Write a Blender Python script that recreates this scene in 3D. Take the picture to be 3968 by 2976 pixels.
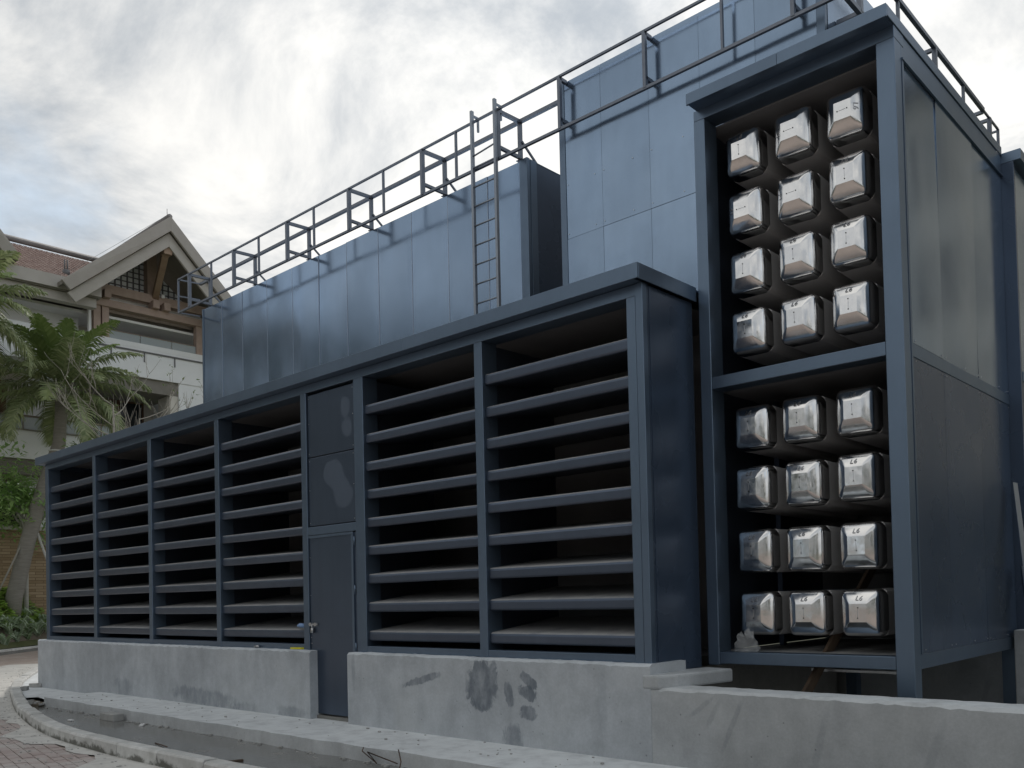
import bpy, math, random
from mathutils import Vector, Matrix
R = math.radians
random.seed(7)
scn = bpy.context.scene
for o in list(bpy.data.objects): bpy.data.objects.remove(o)
col = scn.collection

# ---------------------------------------------------------------- camera
cam_d = bpy.data.cameras.new('camera'); cam = bpy.data.objects.new('camera', cam_d); col.objects.link(cam)
yaw, pitch, roll = -0.6945, 0.0241, -0.0253
fw = Vector((math.sin(yaw)*math.cos(pitch), math.cos(yaw)*math.cos(pitch), math.sin(pitch)))
rt = Vector((math.cos(yaw), -math.sin(yaw), 0)); up = rt.cross(fw)
c_, s_ = math.cos(roll), math.sin(roll)
rt2, up2 = c_*rt + s_*up, -s_*rt + c_*up
cam.matrix_world = Matrix(((rt2.x, up2.x, -fw.x, 18.067), (rt2.y, up2.y, -fw.y, -5.8692), (rt2.z, up2.z, -fw.z, 1.3944), (0, 0, 0, 1)))
cam_d.sensor_width = 36; cam_d.lens = 36*3430.14/3968
cam_d.shift_x = (1984-2338.6)/3968; cam_d.shift_y = (2214-1488)/3968
cam_d.clip_start = 0.05; cam_d.clip_end = 3000
scn.camera = cam
scn.render.resolution_x, scn.render.resolution_y = 1024, 768

# ---------------------------------------------------------------- world: bright broken cloud
SUN_DIR = Vector((-0.46, 0.66, 0.60)).normalized()          # towards the sun (behind the plant building)
SUN_EL = math.asin(SUN_DIR.z); SUN_AZ = math.atan2(SUN_DIR.x, SUN_DIR.y)
w = bpy.data.worlds.new('World'); scn.world = w; w.use_nodes = True
nt = w.node_tree; N = nt.nodes; L = nt.links
for n in list(N): N.remove(n)
def nd(t, **k):
    n = N.new(t)
    for a, v in k.items(): setattr(n, a, v)
    return n
def math_(op, a, b=None, clamp=False):
    n = nd('ShaderNodeMath', operation=op, use_clamp=clamp)
    for i, v in enumerate((a, b)):
        if v is None: continue
        if isinstance(v, (int, float)): n.inputs[i].default_value = v
        else: L.new(v, n.inputs[i])
    return n.outputs[0]
def mixc(f, a, b):
    n = nd('ShaderNodeMix', data_type='RGBA')
    for s, v in ((0, f), (6, a), (7, b)):
        if isinstance(v, (int, float)): n.inputs[s].default_value = v
        elif isinstance(v, tuple): n.inputs[s].default_value = v
        else: L.new(v, n.inputs[s])
    return n.outputs[2]
out = nd('ShaderNodeOutputWorld'); bg = nd('ShaderNodeBackground'); L.new(bg.outputs[0], out.inputs[0])
sky = nd('ShaderNodeTexSky', sky_type='NISHITA', sun_disc=False, sun_elevation=SUN_EL, sun_rotation=SUN_AZ, air_density=1.0, dust_density=1.5)
tc = nd('ShaderNodeTexCoord'); sep = nd('ShaderNodeSeparateXYZ'); L.new(tc.outputs['Generated'], sep.inputs[0])
den = math_('ADD', math_('MAXIMUM', sep.outputs[2], 0.0), 0.28)
cmb = nd('ShaderNodeCombineXYZ'); L.new(math_('DIVIDE', sep.outputs[0], den), cmb.inputs[0]); L.new(math_('DIVIDE', sep.outputs[1], den), cmb.inputs[1])
def noise(vec, scale, detail, rough, off, dist=0.0):
    mp = nd('ShaderNodeMapping'); mp.inputs['Location'].default_value = off; L.new(vec, mp.inputs[0])
    n = nd('ShaderNodeTexNoise'); n.inputs['Scale'].default_value = scale; n.inputs['Detail'].default_value = detail
    n.inputs['Roughness'].default_value = rough; n.inputs['Distortion'].default_value = dist
    L.new(mp.outputs[0], n.inputs['Vector']); return n.outputs['Fac']
def ramp(v, a, b, smooth=True):
    n = nd('ShaderNodeMapRange', interpolation_type='SMOOTHSTEP' if smooth else 'LINEAR')
    n.inputs[1].default_value = a; n.inputs[2].default_value = b; L.new(v, n.inputs[0]); return n.outputs[0]
cover = ramp(noise(cmb.outputs[0], 1.15, 8, .56, (12.458, 14.836, 3.976), .3), .27, .47)
body = ramp(noise(cmb.outputs[0], 2.0, 10, .62, (18.849, 14.798, 4.612), .45), .36, .66)
dotn = nd('ShaderNodeVectorMath', operation='DOT_PRODUCT'); L.new(tc.outputs['Generated'], dotn.inputs[0]); dotn.inputs[1].default_value = SUN_DIR
glow = math_('POWER', math_('MAXIMUM', dotn.outputs['Value'], 0.0), 6.0)
cl = mixc(body, (0.385, 0.42, 0.46, 1), (0.90, 0.885, 0.85, 1))
cl2 = nd('ShaderNodeVectorMath', operation='SCALE'); L.new(cl, cl2.inputs[0]); L.new(math_('ADD', math_('MULTIPLY', glow, 0.18), 0.51), cl2.inputs['Scale'])
skys = nd('ShaderNodeVectorMath', operation='SCALE'); L.new(sky.outputs[0], skys.inputs[0]); skys.inputs['Scale'].default_value = 0.06
# light veil over the blue gaps
veil = mixc(0.78, skys.outputs[0], (0.36, 0.43, 0.50, 1))
L.new(mixc(cover, veil, cl2.outputs[0]), bg.inputs['Color']); bg.inputs['Strength'].default_value = 1.0

# ---------------------------------------------------------------- sun (veiled by cloud)
sd = bpy.data.lights.new('sun', 'SUN'); sd.energy = 0.9; sd.angle = R(14); sd.color = (1.0, 0.95, 0.88)
sun = bpy.data.objects.new('sun', sd); col.objects.link(sun)
sun.rotation_euler = (-SUN_DIR).to_track_quat('-Z', 'Y').to_euler()
scn.view_settings.view_transform = 'Standard'; scn.view_settings.look = 'None'
scn.view_settings.exposure = 1.02; scn.view_settings.gamma = 1.0
scn.render.engine = 'CYCLES'
scn.cycles.max_bounces = 8

# ---------------------------------------------------------------- material helpers
class NT:
    def __init__(s, m): s.t = m.node_tree; s.n = s.t.nodes; s.l = s.t.links
    def put(s, i, v):
        if v is None: return
        if isinstance(v, bpy.types.NodeSocket): s.l.new(v, i)
        else:
            try: i.default_value = v
            except Exception: i.default_value = tuple(v) + (1,)
    def node(s, t, **k):
        n = s.n.new(t)
        for a, v in k.items(): setattr(n, a, v)
        return n
    def math(s, op, a, b=None, clamp=False):
        n = s.node('ShaderNodeMath', operation=op, use_clamp=clamp); s.put(n.inputs[0], a); s.put(n.inputs[1], b); return n.outputs[0]
    def mix(s, f, a, b, mode='MIX'):
        n = s.node('ShaderNodeMix', data_type='RGBA', blend_type=mode)
        s.put(n.inputs[0], f)
        for i, v in ((6, a), (7, b)):
            if isinstance(v, tuple) and len(v) == 3: v = v + (1,)
            s.put(n.inputs[i], v)
        return n.outputs[2]
    def coord(s, kind='Object', scale=(1, 1, 1), loc=(0, 0, 0)):
        if kind == 'World':
            g = s.node('ShaderNodeNewGeometry').outputs['Position']
        else: g = s.node('ShaderNodeTexCoord').outputs[kind]
        m = s.node('ShaderNodeMapping'); s.l.new(g, m.inputs[0]); m.inputs['Scale'].default_value = scale; m.inputs['Location'].default_value = loc
        return m.outputs[0]
    def noise(s, vec, scale, detail=4, rough=.55, dist=0):
        n = s.node('ShaderNodeTexNoise'); s.l.new(vec, n.inputs['Vector'])
        n.inputs['Scale'].default_value = scale; n.inputs['Detail'].default_value = detail; n.inputs['Roughness'].default_value = rough; n.inputs['Distortion'].default_value = dist
        return n.outputs['Fac']
    def rng(s, v, a, b, c=0., d=1., smooth=True):
        n = s.node('ShaderNodeMapRange', interpolation_type='SMOOTHSTEP' if smooth else 'LINEAR'); s.put(n.inputs[0], v)
        for i, q in enumerate((a, b, c, d)): n.inputs[i+1].default_value = q
        return n.outputs[0]
    def sep(s, vec):
        n = s.node('ShaderNodeSeparateXYZ'); s.l.new(vec, n.inputs[0]); return n.outputs
    def up(s):
        return s.sep(s.node('ShaderNodeNewGeometry').outputs['Normal'])[2]
    def rand(s): return s.node('ShaderNodeObjectInfo').outputs['Random']
    def bump(s, h, strength, dist=.01, nrm=None):
        n = s.node('ShaderNodeBump'); n.inputs['Strength'].default_value = strength; n.inputs['Distance'].default_value = dist; s.put(n.inputs['Height'], h)
        if nrm: s.l.new(nrm, n.inputs['Normal'])
        return n.outputs[0]
MAT = {}
def material(name, fn):
    m = bpy.data.materials.new(name); m.use_nodes = True; t = NT(m)
    b = t.n['Principled BSDF']; fn(t, b); MAT[name] = m; return m
def setp(t, b, base=None, rough=None, metal=None, normal=None, spec=None, **k):
    if isinstance(base, tuple) and len(base) == 3: base = base + (1,)
    t.put(b.inputs['Base Color'], base); t.put(b.inputs['Roughness'], rough); t.put(b.inputs['Metallic'], metal); t.put(b.inputs['Specular IOR Level'], spec)
    if normal is not None: t.l.new(normal, b.inputs['Normal'])
    for a, v in k.items(): t.put(b.inputs[a], v)

def steel(base, rough, metal, warp, dust=0.0):
    def fn(t, b):
        ob = t.coord('World')
        v = t.noise(ob, 1.1, 5, .6); v2 = t.noise(t.coord('World', (6, 6, .9)), 1.0, 5, .65)
        f = t.math('MULTIPLY', t.rng(v, .3, .7, .95, 1.05), t.rng(v2, .3, .7, .97, 1.03))
        rnd = t.math('ADD', t.math('MULTIPLY', t.rand(), .10), .95)
        sc = t.node('ShaderNodeVectorMath', operation='SCALE'); sc.inputs[0].default_value = base; t.put(sc.inputs['Scale'], t.math('MULTIPLY', f, rnd))
        c = sc.outputs[0]
        fine = t.noise(ob, 34, 6, .7)
        if dust:
            d = t.math('MULTIPLY', t.rng(t.up(), .35, .9), t.rng(t.noise(ob, 5, 6, .7), .25, .6, dust*.6, dust), True)
            c = t.mix(d, c, (.34, .34, .335))
            t.put(b.inputs['Metallic'], t.math('MULTIPLY', t.math('SUBTRACT', 1.0, d), metal)); 
            rg = t.math('ADD', t.rng(fine, .3, .7, rough-.05, rough+.07), t.math('MULTIPLY', d, .5))
        else:
            t.put(b.inputs['Metallic'], metal); rg = t.rng(t.noise(ob, 1.6, 3, .5), .3, .7, rough-.02, rough+.04)
        wv = t.noise(t.coord('World', (1.0, 1.0, .45)), .9, 1, .4)
        n = t.bump(wv, warp, .06)
        n = t.bump(fine, .02, .001, n)
        setp(t, b, c, rg, None, n)
    return fn
material('panel_steel', steel((.23, .312, .425), .17, .86, .26))
material('frame_steel', steel((.135, .186, .255), .36, .78, .05))
material('baffle_steel', steel((.098, .122, .166), .34, .80, .06, dust=.95))
material('door_steel', steel((.095, .125, .175), .32, .80, .04))
def f_patched(t, b):
    steel((.095, .125, .175), .32, .80, .04)(t, b)
    xyz = t.sep(t.node('ShaderNodeNewGeometry').outputs['Position']); e = t.math('MULTIPLY', t.math('SUBTRACT', t.noise(t.coord('World'), 4, 3, .5), .5), 1.1)
    tot = None
    for bx, bz, rx, rz in ((9.36, 3.60, .085, .13), (9.40, 3.36, .10, .12), (9.12, 2.86, .20, .16), (9.30, 2.62, .20, .17)):
        d = t.math('SQRT', t.math('ADD', t.math('POWER', t.math('DIVIDE', t.math('SUBTRACT', xyz[0], bx), rx), 2.0), t.math('POWER', t.math('DIVIDE', t.math('SUBTRACT', xyz[2], bz), rz), 2.0)))
        q = t.rng(t.math('ADD', d, e), 1.1, .9); tot = q if tot is None else t.math('MAXIMUM', tot, q)
    src = b.inputs['Base Color'].links[0].from_socket; c = t.mix(t.math('MULTIPLY', tot, .28), src, (.17, .21, .26)); t.l.new(c, b.inputs['Base Color'])
    t.l.new(t.math('ADD', .32, t.math('MULTIPLY', tot, .22)), b.inputs['Roughness'])
material('patched_steel', f_patched)
material('dim_steel', steel((.062, .090, .138), .27, .40, .04))  # darker copy of the panel steel; dark reflections are put into its colour
material('seam_glint_steel', lambda t, b: setp(t, b, (.42, .47, .54), .4, .6))  # paler steel: the highlight on the bent panel edges put into the colour
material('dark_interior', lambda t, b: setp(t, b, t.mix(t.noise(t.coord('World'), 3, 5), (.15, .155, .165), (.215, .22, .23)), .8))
material('silencer_side', lambda t, b: setp(t, b, t.mix(t.noise(t.coord('World'), 5, 5), (.42, .42, .425), (.52, .515, .51)), t.rng(t.noise(t.coord('World'), 9, 5), .3, .7, .34, .48), .25))
def f_cap(t, b):
    ob = t.coord('Object'); br = t.noise(t.coord('Object', (30, 30, 2)), 4, 3)
    n = t.bump(t.noise(t.coord('World'), 7, 2), .10, .02)
    setp(t, b, t.mix(t.noise(t.coord('World'), 9, 5), (.66, .66, .66), (.82, .82, .82)), t.rng(t.noise(t.coord('World'), 14, 5), .3, .7, .10, .22), 1.0, n)
material('polished_metal', f_cap)
material('black_hole', lambda t, b: setp(t, b, (.006, .006, .006), .7))
material('galvanised', lambda t, b: setp(t, b, t.mix(t.noise(t.coord('World'), 30, 4), (.42, .43, .44), (.60, .61, .62)), .35, .9))
material('rail_steel', lambda t, b: setp(t, b, t.mix(t.noise(t.coord('World'), 8, 5), (.13, .15, .18), (.20, .22, .26)), .42, .7))
material('ladder_steel', lambda t, b: setp(t, b, t.mix(t.noise(t.coord('World'), 8, 5), (.22, .25, .29), (.32, .35, .39)), .42, .7))

def concrete(base, blobs=(), dirty=1.0, seed=0.):
    # blobs: (x, z, rx, rz, darkness) in world x/z on a wall that runs along x
    def fn(t, b):
        p = t.coord('World', loc=(seed, seed*.7, 0)); pos = t.node('ShaderNodeNewGeometry').outputs['Position']
        big = t.noise(p, 1.0, 6, .62, .3); mid = t.noise(p, 4.5, 7, .65, .2); fine = t.noise(p, 46, 6, .7)
        streak = t.noise(t.coord('World', (5, 5, .7), (seed, 0, 0)), 1.2, 5, .6)
        f = t.math('MULTIPLY', t.rng(big, .28, .72, .84, 1.12), t.rng(mid, .28, .72, .90, 1.08))
        f = t.math('MULTIPLY', f, t.rng(streak, .3, .75, 1.03, .93))
        f = t.math('MULTIPLY', f, t.rng(fine, .25, .75, .92, 1.06))
        pits = t.node('ShaderNodeTexVoronoi'); t.l.new(p, pits.inputs['Vector']); pits.inputs['Scale'].default_value = 7.0
        pit = t.rng(pits.outputs['Distance'], .035, .07)
        f = t.math('MULTIPLY', f, t.math('ADD', t.math('MULTIPLY', pit, .35), .65))
        sc = t.node('ShaderNodeVectorMath', operation='SCALE'); sc.inputs[0].default_value = base; t.put(sc.inputs['Scale'], f)
        c = t.mix(t.rng(big, .45, .8, 0, .35), sc.outputs[0], tuple(q*.8 for q in (base[0]*1.02, base[1]*.98, base[2]*.90)))
        if blobs:
            xyz = t.sep(pos); edge = t.math('SUBTRACT', t.noise(t.coord('World', (1.0, 1.0, .6)), 11, 6, .65, .4), .5)
            mott = t.noise(t.coord('World', (1, 1, .5)), 9, 6, .65)
            for (bx, bz, rx, rz, dk, ro) in blobs:
                u0, w0 = t.math('SUBTRACT', xyz[0], bx), t.math('SUBTRACT', xyz[2], bz); cc, ss = math.cos(R(ro)), math.sin(R(ro))
                dx = t.math('DIVIDE', t.math('ADD', t.math('MULTIPLY', u0, cc), t.math('MULTIPLY', w0, ss)), rx); dz = t.math('DIVIDE', t.math('SUBTRACT', t.math('MULTIPLY', w0, cc), t.math('MULTIPLY', u0, ss)), rz)
                d = t.math('SQRT', t.math('ADD', t.math('POWER', t.math('ABSOLUTE', dx), 2.6), t.math('POWER', t.math('ABSOLUTE', dz), 2.6)))
                d = t.math('ADD', d, t.math('MULTIPLY', edge, 2.3))
                c = t.mix(t.math('MULTIPLY', t.math('MULTIPLY', t.rng(d, 1.08+.5*(1-dk), .88-.5*(1-dk)), t.rng(mott, .3, .65, .45, 1.0)), dk), c, (base[0]*.26, base[1]*.29, base[2]*.33))
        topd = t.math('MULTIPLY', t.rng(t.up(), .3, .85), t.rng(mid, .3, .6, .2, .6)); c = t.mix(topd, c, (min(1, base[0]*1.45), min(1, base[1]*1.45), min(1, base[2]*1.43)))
        n = t.bump(mid, .25, .012); n = t.bump(fine, .30, .003, n); n = t.bump(pit, .35, .004, n)
        setp(t, b, c, t.rng(mid, .3, .7, .78, .95), 0, n, .3)
    return fn
material('concrete_wall', concrete((.445, .475, .505), (
    (11.70, .53, .21, .25, .85, -15), (12.32, .61, .11, .055, .85, -32), (12.32, .49, .11, .062, .85, -25), (12.32, .31, .10, .065, .8, 5), (12.07, .46, .055, .11, .8, 12), (10.79, .55, .30, .036, .7, 13),
    (12.12, .03, .13, .16, .6, 0), (3.5, .11, .33, .13, .40, 0), (6.1, .11, .85, .11, .5, -2), (7.2, .03, .35, .07, .36, 0), (8.3, .05, .3, .07, .42, 0), (13.2, .45, .05, .25, .2, 0), (9.6, .60, .03, .2, .3, 0)), seed=2.))
material('concrete_wall_rough', concrete((.415, .435, .45), (
    (14.20, .48, .15, .020, .3, 36), (14.32, .45, .13, .022, .26, 60), (14.48, .36, .20, .022, .3, 65), (15.2, .30, .22, .03, .2, 75), (16.0, .3, .2, .03, .2, 70)), seed=5.))
material('concrete_apron', concrete((.54, .56, .575), (), seed=9.))
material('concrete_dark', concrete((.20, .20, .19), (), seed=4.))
def f_kerb(t, b):
    p = t.coord('World'); pos = t.sep(t.node('ShaderNodeNewGeometry').outputs['Position'])
    m = t.noise(p, 5, 7, .65); f = t.noise(p, 60, 5, .7)
    c = t.mix(t.rng(m, .3, .7), (.43, .43, .41), (.60, .60, .585))
    side = t.rng(t.up(), .6, .2)
    moss = t.math('MULTIPLY', side, t.rng(t.math('ADD', t.noise(p, 3.2, 6, .7), t.rng(pos[2], -.16, .02, .16, -.14)), .52, .66), True)
    c = t.mix(t.math('MULTIPLY', moss, .85), c, (.075, .075, .06))
    c = t.mix(t.math('MULTIPLY', t.rng(f, .55, .75), .25), c, (.2, .2, .19))
    n = t.bump(m, .3, .008); n = t.bump(f, .25, .002, n)
    rn = t.math('ADD', t.math('MULTIPLY', t.rand(), .16), .9)
    sc = t.node('ShaderNodeVectorMath', operation='SCALE'); t.l.new(c, sc.inputs[0]); t.put(sc.inputs['Scale'], rn)
    setp(t, b, sc.outputs[0], .85, 0, n, .3)
material('kerb_stone', f_kerb)
def f_paver(t, b):
    p = t.coord('World'); m = t.noise(p, 2.2, 6, .65); f = t.noise(p, 70, 5, .7)
    c = t.mix(t.rand(), (.36, .295, .275), (.43, .365, .345))
    c = t.mix(t.rng(m, .42, .62, 0, .75), c, (.47, .445, .42))
    n = t.bump(f, .3, .002); n = t.bump(t.noise(p, 14, 4), .2, .004, n)
    setp(t, b, c, .85, 0, n, .3)
material('paver', f_paver)
def f_pavers_far(t, b):
    p = t.coord('World'); br = t.node('ShaderNodeTexBrick'); t.l.new(t.coord('World'), br.inputs['Vector'])
    br.inputs['Scale'].default_value = 1.0; br.inputs['Brick Width'].default_value = .22; br.inputs['Row Height'].default_value = .11; br.inputs['Mortar Size'].default_value = .006
    br.inputs['Color1'].default_value = (.33, .265, .23, 1); br.inputs['Color2'].default_value = (.39, .32, .28, 1); br.inputs['Mortar'].default_value = (.24, .21, .19, 1)
    c = t.mix(t.rng(t.noise(p, .9, 6, .65), .4, .7, 0, .45), br.outputs['Color'], (.46, .42, .39))
    setp(t, b, c, .85, 0, t.bump(t.noise(p, 40, 5), .25, .003), .3)
material('brick_paving', f_pavers_far)
material('slurry', concrete((.45, .44, .42), (), seed=12.))
material('cream_paving', concrete((.62, .55, .46), (), seed=3.))
material('grey_paving', concrete((.33, .32, .31), (), seed=6.))
def f_earth(t, b):
    p = t.coord('World'); c = t.mix(t.noise(p, 3, 8, .7), (.10, .085, .065), (.22, .19, .15))
    setp(t, b, c, .95, 0, t.bump(t.noise(p, 9, 8, .7), .7, .03), .2)
material('earth', f_earth)
material('ground', lambda t, b: setp(t, b, t.mix(t.noise(t.coord('World'), .3, 6), (.07, .085, .045), (.13, .14, .08)), .95))
def f_mud(t, b):
    p = t.coord('World'); m = t.noise(p, 1.6, 7, .65, .3)
    wet = t.rng(m, .34, .44)
    c = t.mix(wet, (.26, .255, .24), (.17, .17, .16))
    setp(t, b, c, t.rng(m, .33, .42, .5, .10), 0, t.bump(t.noise(p, 11, 6, .6), .12, .01), .5)
material('muddy_water', f_mud)
def leafmat(a, bb, c3, rough=.5, trans=.25):
    def fn(t, b):
        rn = t.node('ShaderNodeNewGeometry').outputs['Random Per Island']; p = t.coord('World')
        c = t.mix(rn, a, bb); c = t.mix(t.rng(t.noise(p, 1.1, 4), .45, .75, 0, .6), c, c3)
        tr = t.node('ShaderNodeBsdfTranslucent'); t.l.new(c, tr.inputs[0])
        mx = t.node('ShaderNodeMixShader'); mx.inputs[0].default_value = trans
        setp(t, b, c, rough, 0, None, .4)
        t.l.new(b.outputs[0], mx.inputs[1]); t.l.new(tr.outputs[0], mx.inputs[2]); t.l.new(mx.outputs[0], t.n['Material Output'].inputs[0])
    return fn
material('palm_leaf', leafmat((.15, .20, .085), (.38, .42, .24), (.32, .38, .14), .45, .3))
material('palm_leaf_young', leafmat((.15, .23, .06), (.26, .33, .12), (.13, .19, .07)))
material('tree_leaf', leafmat((.28, .46, .15), (.48, .64, .28), (.30, .47, .22), .5, .5))
material('bed_leaf', leafmat((.30, .47, .09), (.52, .68, .20), (.24, .40, .10), .5, .4))
material('lily_leaf', leafmat((.24, .33, .19), (.55, .62, .50), (.22, .34, .13), .5, .35))
material('shrub_leaf', leafmat((.08, .15, .04), (.22, .29, .11), (.10, .16, .05)))
material('treeline_leaf', leafmat((.05, .075, .035), (.10, .13, .06), (.07, .09, .04)))
material('grass', leafmat((.10, .12, .05), (.20, .21, .10), (.16, .15, .09)))
def f_bark(t, b):
    p = t.coord('World'); rings = t.noise(t.coord('World', (1, 1, 7)), 3, 5, .6)
    c = t.mix(rings, (.17, .155, .135), (.36, .34, .31)); setp(t, b, c, .9, 0, t.bump(rings, .6, .02), .2)
material('palm_bark', f_bark)
material('pale_bark', lambda t, b: setp(t, b, t.mix(t.noise(t.coord('World', (1, 1, 3)), 6, 5), (.30, .29, .26), (.55, .54, .50)), .85))
material('twig_bark', lambda t, b: setp(t, b, t.mix(t.noise(t.coord('World'), 7, 5), (.22, .20, .17), (.36, .34, .30)), .85))
def f_stone(t, b):
    br = t.node('ShaderNodeTexBrick'); br.offset_frequency = 2
    sp = t.sep(t.coord('World')); cb = t.node('ShaderNodeCombineXYZ'); t.l.new(sp[1], cb.inputs[0]); t.l.new(sp[2], cb.inputs[1])
    t.l.new(cb.outputs[0], br.inputs['Vector']); br.inputs['Scale'].default_value = 1.0; br.inputs['Brick Width'].default_value = .55; br.inputs['Row Height'].default_value = .11
    br.inputs['Mortar Size'].default_value = .008; br.inputs['Color1'].default_value = (.27, .19, .115, 1); br.inputs['Color2'].default_value = (.44, .335, .225, 1); br.inputs['Mortar'].default_value = (.15, .10, .06, 1)
    c = t.mix(t.rng(t.noise(t.coord('World'), 2, 5), .4, .7, 0, .5), br.outputs['Color'], (.33, .245, .16))
    setp(t, b, c, .9, 0, t.bump(t.noise(t.coord('World', (1, 1, 6)), 5, 5), .6, .03), .2)
material('stacked_stone', f_stone)
def plain(a, bb, rough=.7, sc=1.5, metal=0):
    return lambda t, b: setp(t, b, t.mix(t.rng(t.noise(t.coord('World'), sc, 6, .62), .3, .7), a, bb), rough, metal, t.bump(t.noise(t.coord('World'), 30, 4), .1, .004), .3)
material('white_render', plain((.78, .795, .80), (.84, .85, .855), .8, .7))
material('loggia_white', plain((.82, .82, .81), (.87, .87, .86), .8))
material('beige_wall', plain((.60, .57, .51), (.66, .63, .57), .8))
material('wing_wall', plain((.78, .70, .57), (.84, .76, .63), .8))
material('timber_pink', plain((.42, .315, .265), (.48, .37, .315), .6, 4))
material('timber_brown', plain((.28, .19, .135), (.35, .25, .18), .55, 4))
material('timber_dark', plain((.09, .05, .03), (.15, .085, .05), .5, 5))
material('barge_grey', plain((.39, .36, .33), (.43, .40, .37), .6, 2))
material('fascia_grey', plain((.45, .42, .385), (.50, .47, .435), .7, 2))
material('soffit_brown', plain((.20, .185, .16), (.24, .225, .20), .7))
material('lattice_dark', plain((.13, .13, .135), (.17, .17, .175), .6))
material('roof_tile', lambda t, b: setp(t, b, t.mix(t.node('ShaderNodeNewGeometry').outputs['Random Per Island'], (.32, .225, .195), (.45, .34, .30)), .75))
material('ridge_grey', plain((.22, .21, .21), (.28, .27, .27), .6))
material('glass_dark', lambda t, b: setp(t, b, (.03, .035, .04), .05, 0, None, .6))
material('glass_rail', lambda t, b: setp(t, b, (.55, .62, .64), .06, 0, None, .5, Alpha=.45))
material('lattice_pane_sky', lambda t, b: setp(t, b, (.88, .90, .92), .2, .0, None, .7))  # near-white base stands in for the sky reflected in the glass
material('handrail', plain((.20, .16, .13), (.25, .20, .17), .5))
material('plank_wood', plain((.06, .042, .03), (.10, .07, .048), .8, 6))
material('plastic_clear', lambda t, b: setp(t, b, (.6, .62, .63), .2, 0, t.bump(t.noise(t.coord('World'), 22, 3), .8, .03), .5, Alpha=.24))
material('blue_plastic', plain((.16, .27, .48), (.22, .34, .55), .4))
material('yellow_plastic', plain((.62, .56, .03), (.70, .64, .06), .4))
material('rust', plain((.05, .035, .028), (.12, .07, .045), .8, 12))
material('brick_grey', plain((.30, .30, .29), (.40, .40, .39), .9, 9))
material('embossed', lambda t, b: setp(t, b, (.40, .41, .43), .3, 1.0))
material('white_cable', plain((.7, .7, .7), (.8, .8, .8), .5))

# ---------------------------------------------------------------- mesh helpers
class MB:
    def __init__(s): s.v = []; s.f = []; s.sm = False; s.sharp = []
    def quad(s, *p):
        n = len(s.v); s.v += [tuple(q) for q in p]; s.f.append(tuple(range(n, n+len(p)))); return s
    def box(s, x0, x1, y0, y1, z0, z1):
        n = len(s.v)
        s.v += [(x, y, z) for z in (z0, z1) for x, y in ((x0, y0), (x1, y0), (x1, y1), (x0, y1))]
        s.f += [tuple(n+i for i in q) for q in ((0, 3, 2, 1), (4, 5, 6, 7), (0, 1, 5, 4), (1, 2, 6, 5), (2, 3, 7, 6), (3, 0, 4, 7))]; return s
    def obox(s, a, b, wx, wz, upv=(0, 0, 1)):        # bar of section wx * wz from a to b
        a, b = Vector(a), Vector(b); d = (b-a).normalized(); u = Vector(upv)
        if abs(d.dot(u)) > .98: u = Vector((1, 0, 0))
        r = d.cross(u).normalized(); u = r.cross(d)
        n = len(s.v)
        for p in (a, b):
            for i, j in ((-1, -1), (1, -1), (1, 1), (-1, 1)): s.v.append(tuple(p + r*(i*wx/2) + u*(j*wz/2)))
        s.f += [tuple(n+i for i in q) for q in ((0, 3, 2, 1), (4, 5, 6, 7), (0, 1, 5, 4), (1, 2, 6, 5), (2, 3, 7, 6), (3, 0, 4, 7))]; return s
    def extrude(s, poly, d):                          # closed polygon (3D) swept by vector d
        n = len(s.v); k = len(poly); d = Vector(d)
        s.v += [tuple(p) for p in poly] + [tuple(Vector(p)+d) for p in poly]
        s.f.append(tuple(range(n, n+k))[::-1]); s.f.append(tuple(range(n+k, n+2*k)))
        for i in range(k): j = (i+1) % k; s.f.append((n+i, n+j, n+k+j, n+k+i))
        return s
    def tube(s, pts, rad, seg=8, cap=True):
        s.sm = True; pts = [Vector(p) for p in pts]; n0 = len(s.v)
        prev = None
        for i, p in enumerate(pts):
            d = (pts[min(i+1, len(pts)-1)] - pts[max(i-1, 0)]).normalized()
            u = Vector((0, 0, 1)) if abs(d.z) < .9 else Vector((1, 0, 0))
            if prev is not None: u = prev
            r = d.cross(u).normalized(); u = r.cross(d).normalized(); prev = u
            rr = rad[i] if isinstance(rad, (list, tuple)) else rad
            for k in range(seg):
                a = 2*math.pi*k/seg; s.v.append(tuple(p + r*(math.cos(a)*rr) + u*(math.sin(a)*rr)))
        for i in range(len(pts)-1):
            for k in range(seg):
                a = n0+i*seg+k; b = n0+i*seg+(k+1) % seg; s.f.append((a, b, b+seg, a+seg))
        if cap:
            s.f.append(tuple(n0+k for k in range(seg))[::-1]); m = n0+(len(pts)-1)*seg; s.f.append(tuple(m+k for k in range(seg)))
        return s
    def mesh(s, name, off=(0, 0, 0)):
        me = bpy.data.meshes.new(name)
        ox, oy, oz = off
        me.from_pydata([(x-ox, y-oy, z-oz) for x, y, z in s.v], [], s.f)
        if s.sm: me.polygons.foreach_set('use_smooth', [True]*len(me.polygons))
        me.update(); return me
WL = {}
def link(name, data, mat, parent, loc, bevel=0):
    o = bpy.data.objects.new(name, data); col.objects.link(o)
    if mat and data is not None and not data.materials: data.materials.append(MAT[mat])
    if parent is not None:
        o.parent = parent; pl = WL[parent.name]; o.location = (loc[0]-pl[0], loc[1]-pl[1], loc[2]-pl[2])
    else: o.location = loc
    WL[o.name] = tuple(loc)
    if bevel:
        b = o.modifiers.new('bevel', 'BEVEL'); b.width = bevel; b.segments = 2; b.limit_method = 'ANGLE'
    return o
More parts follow.
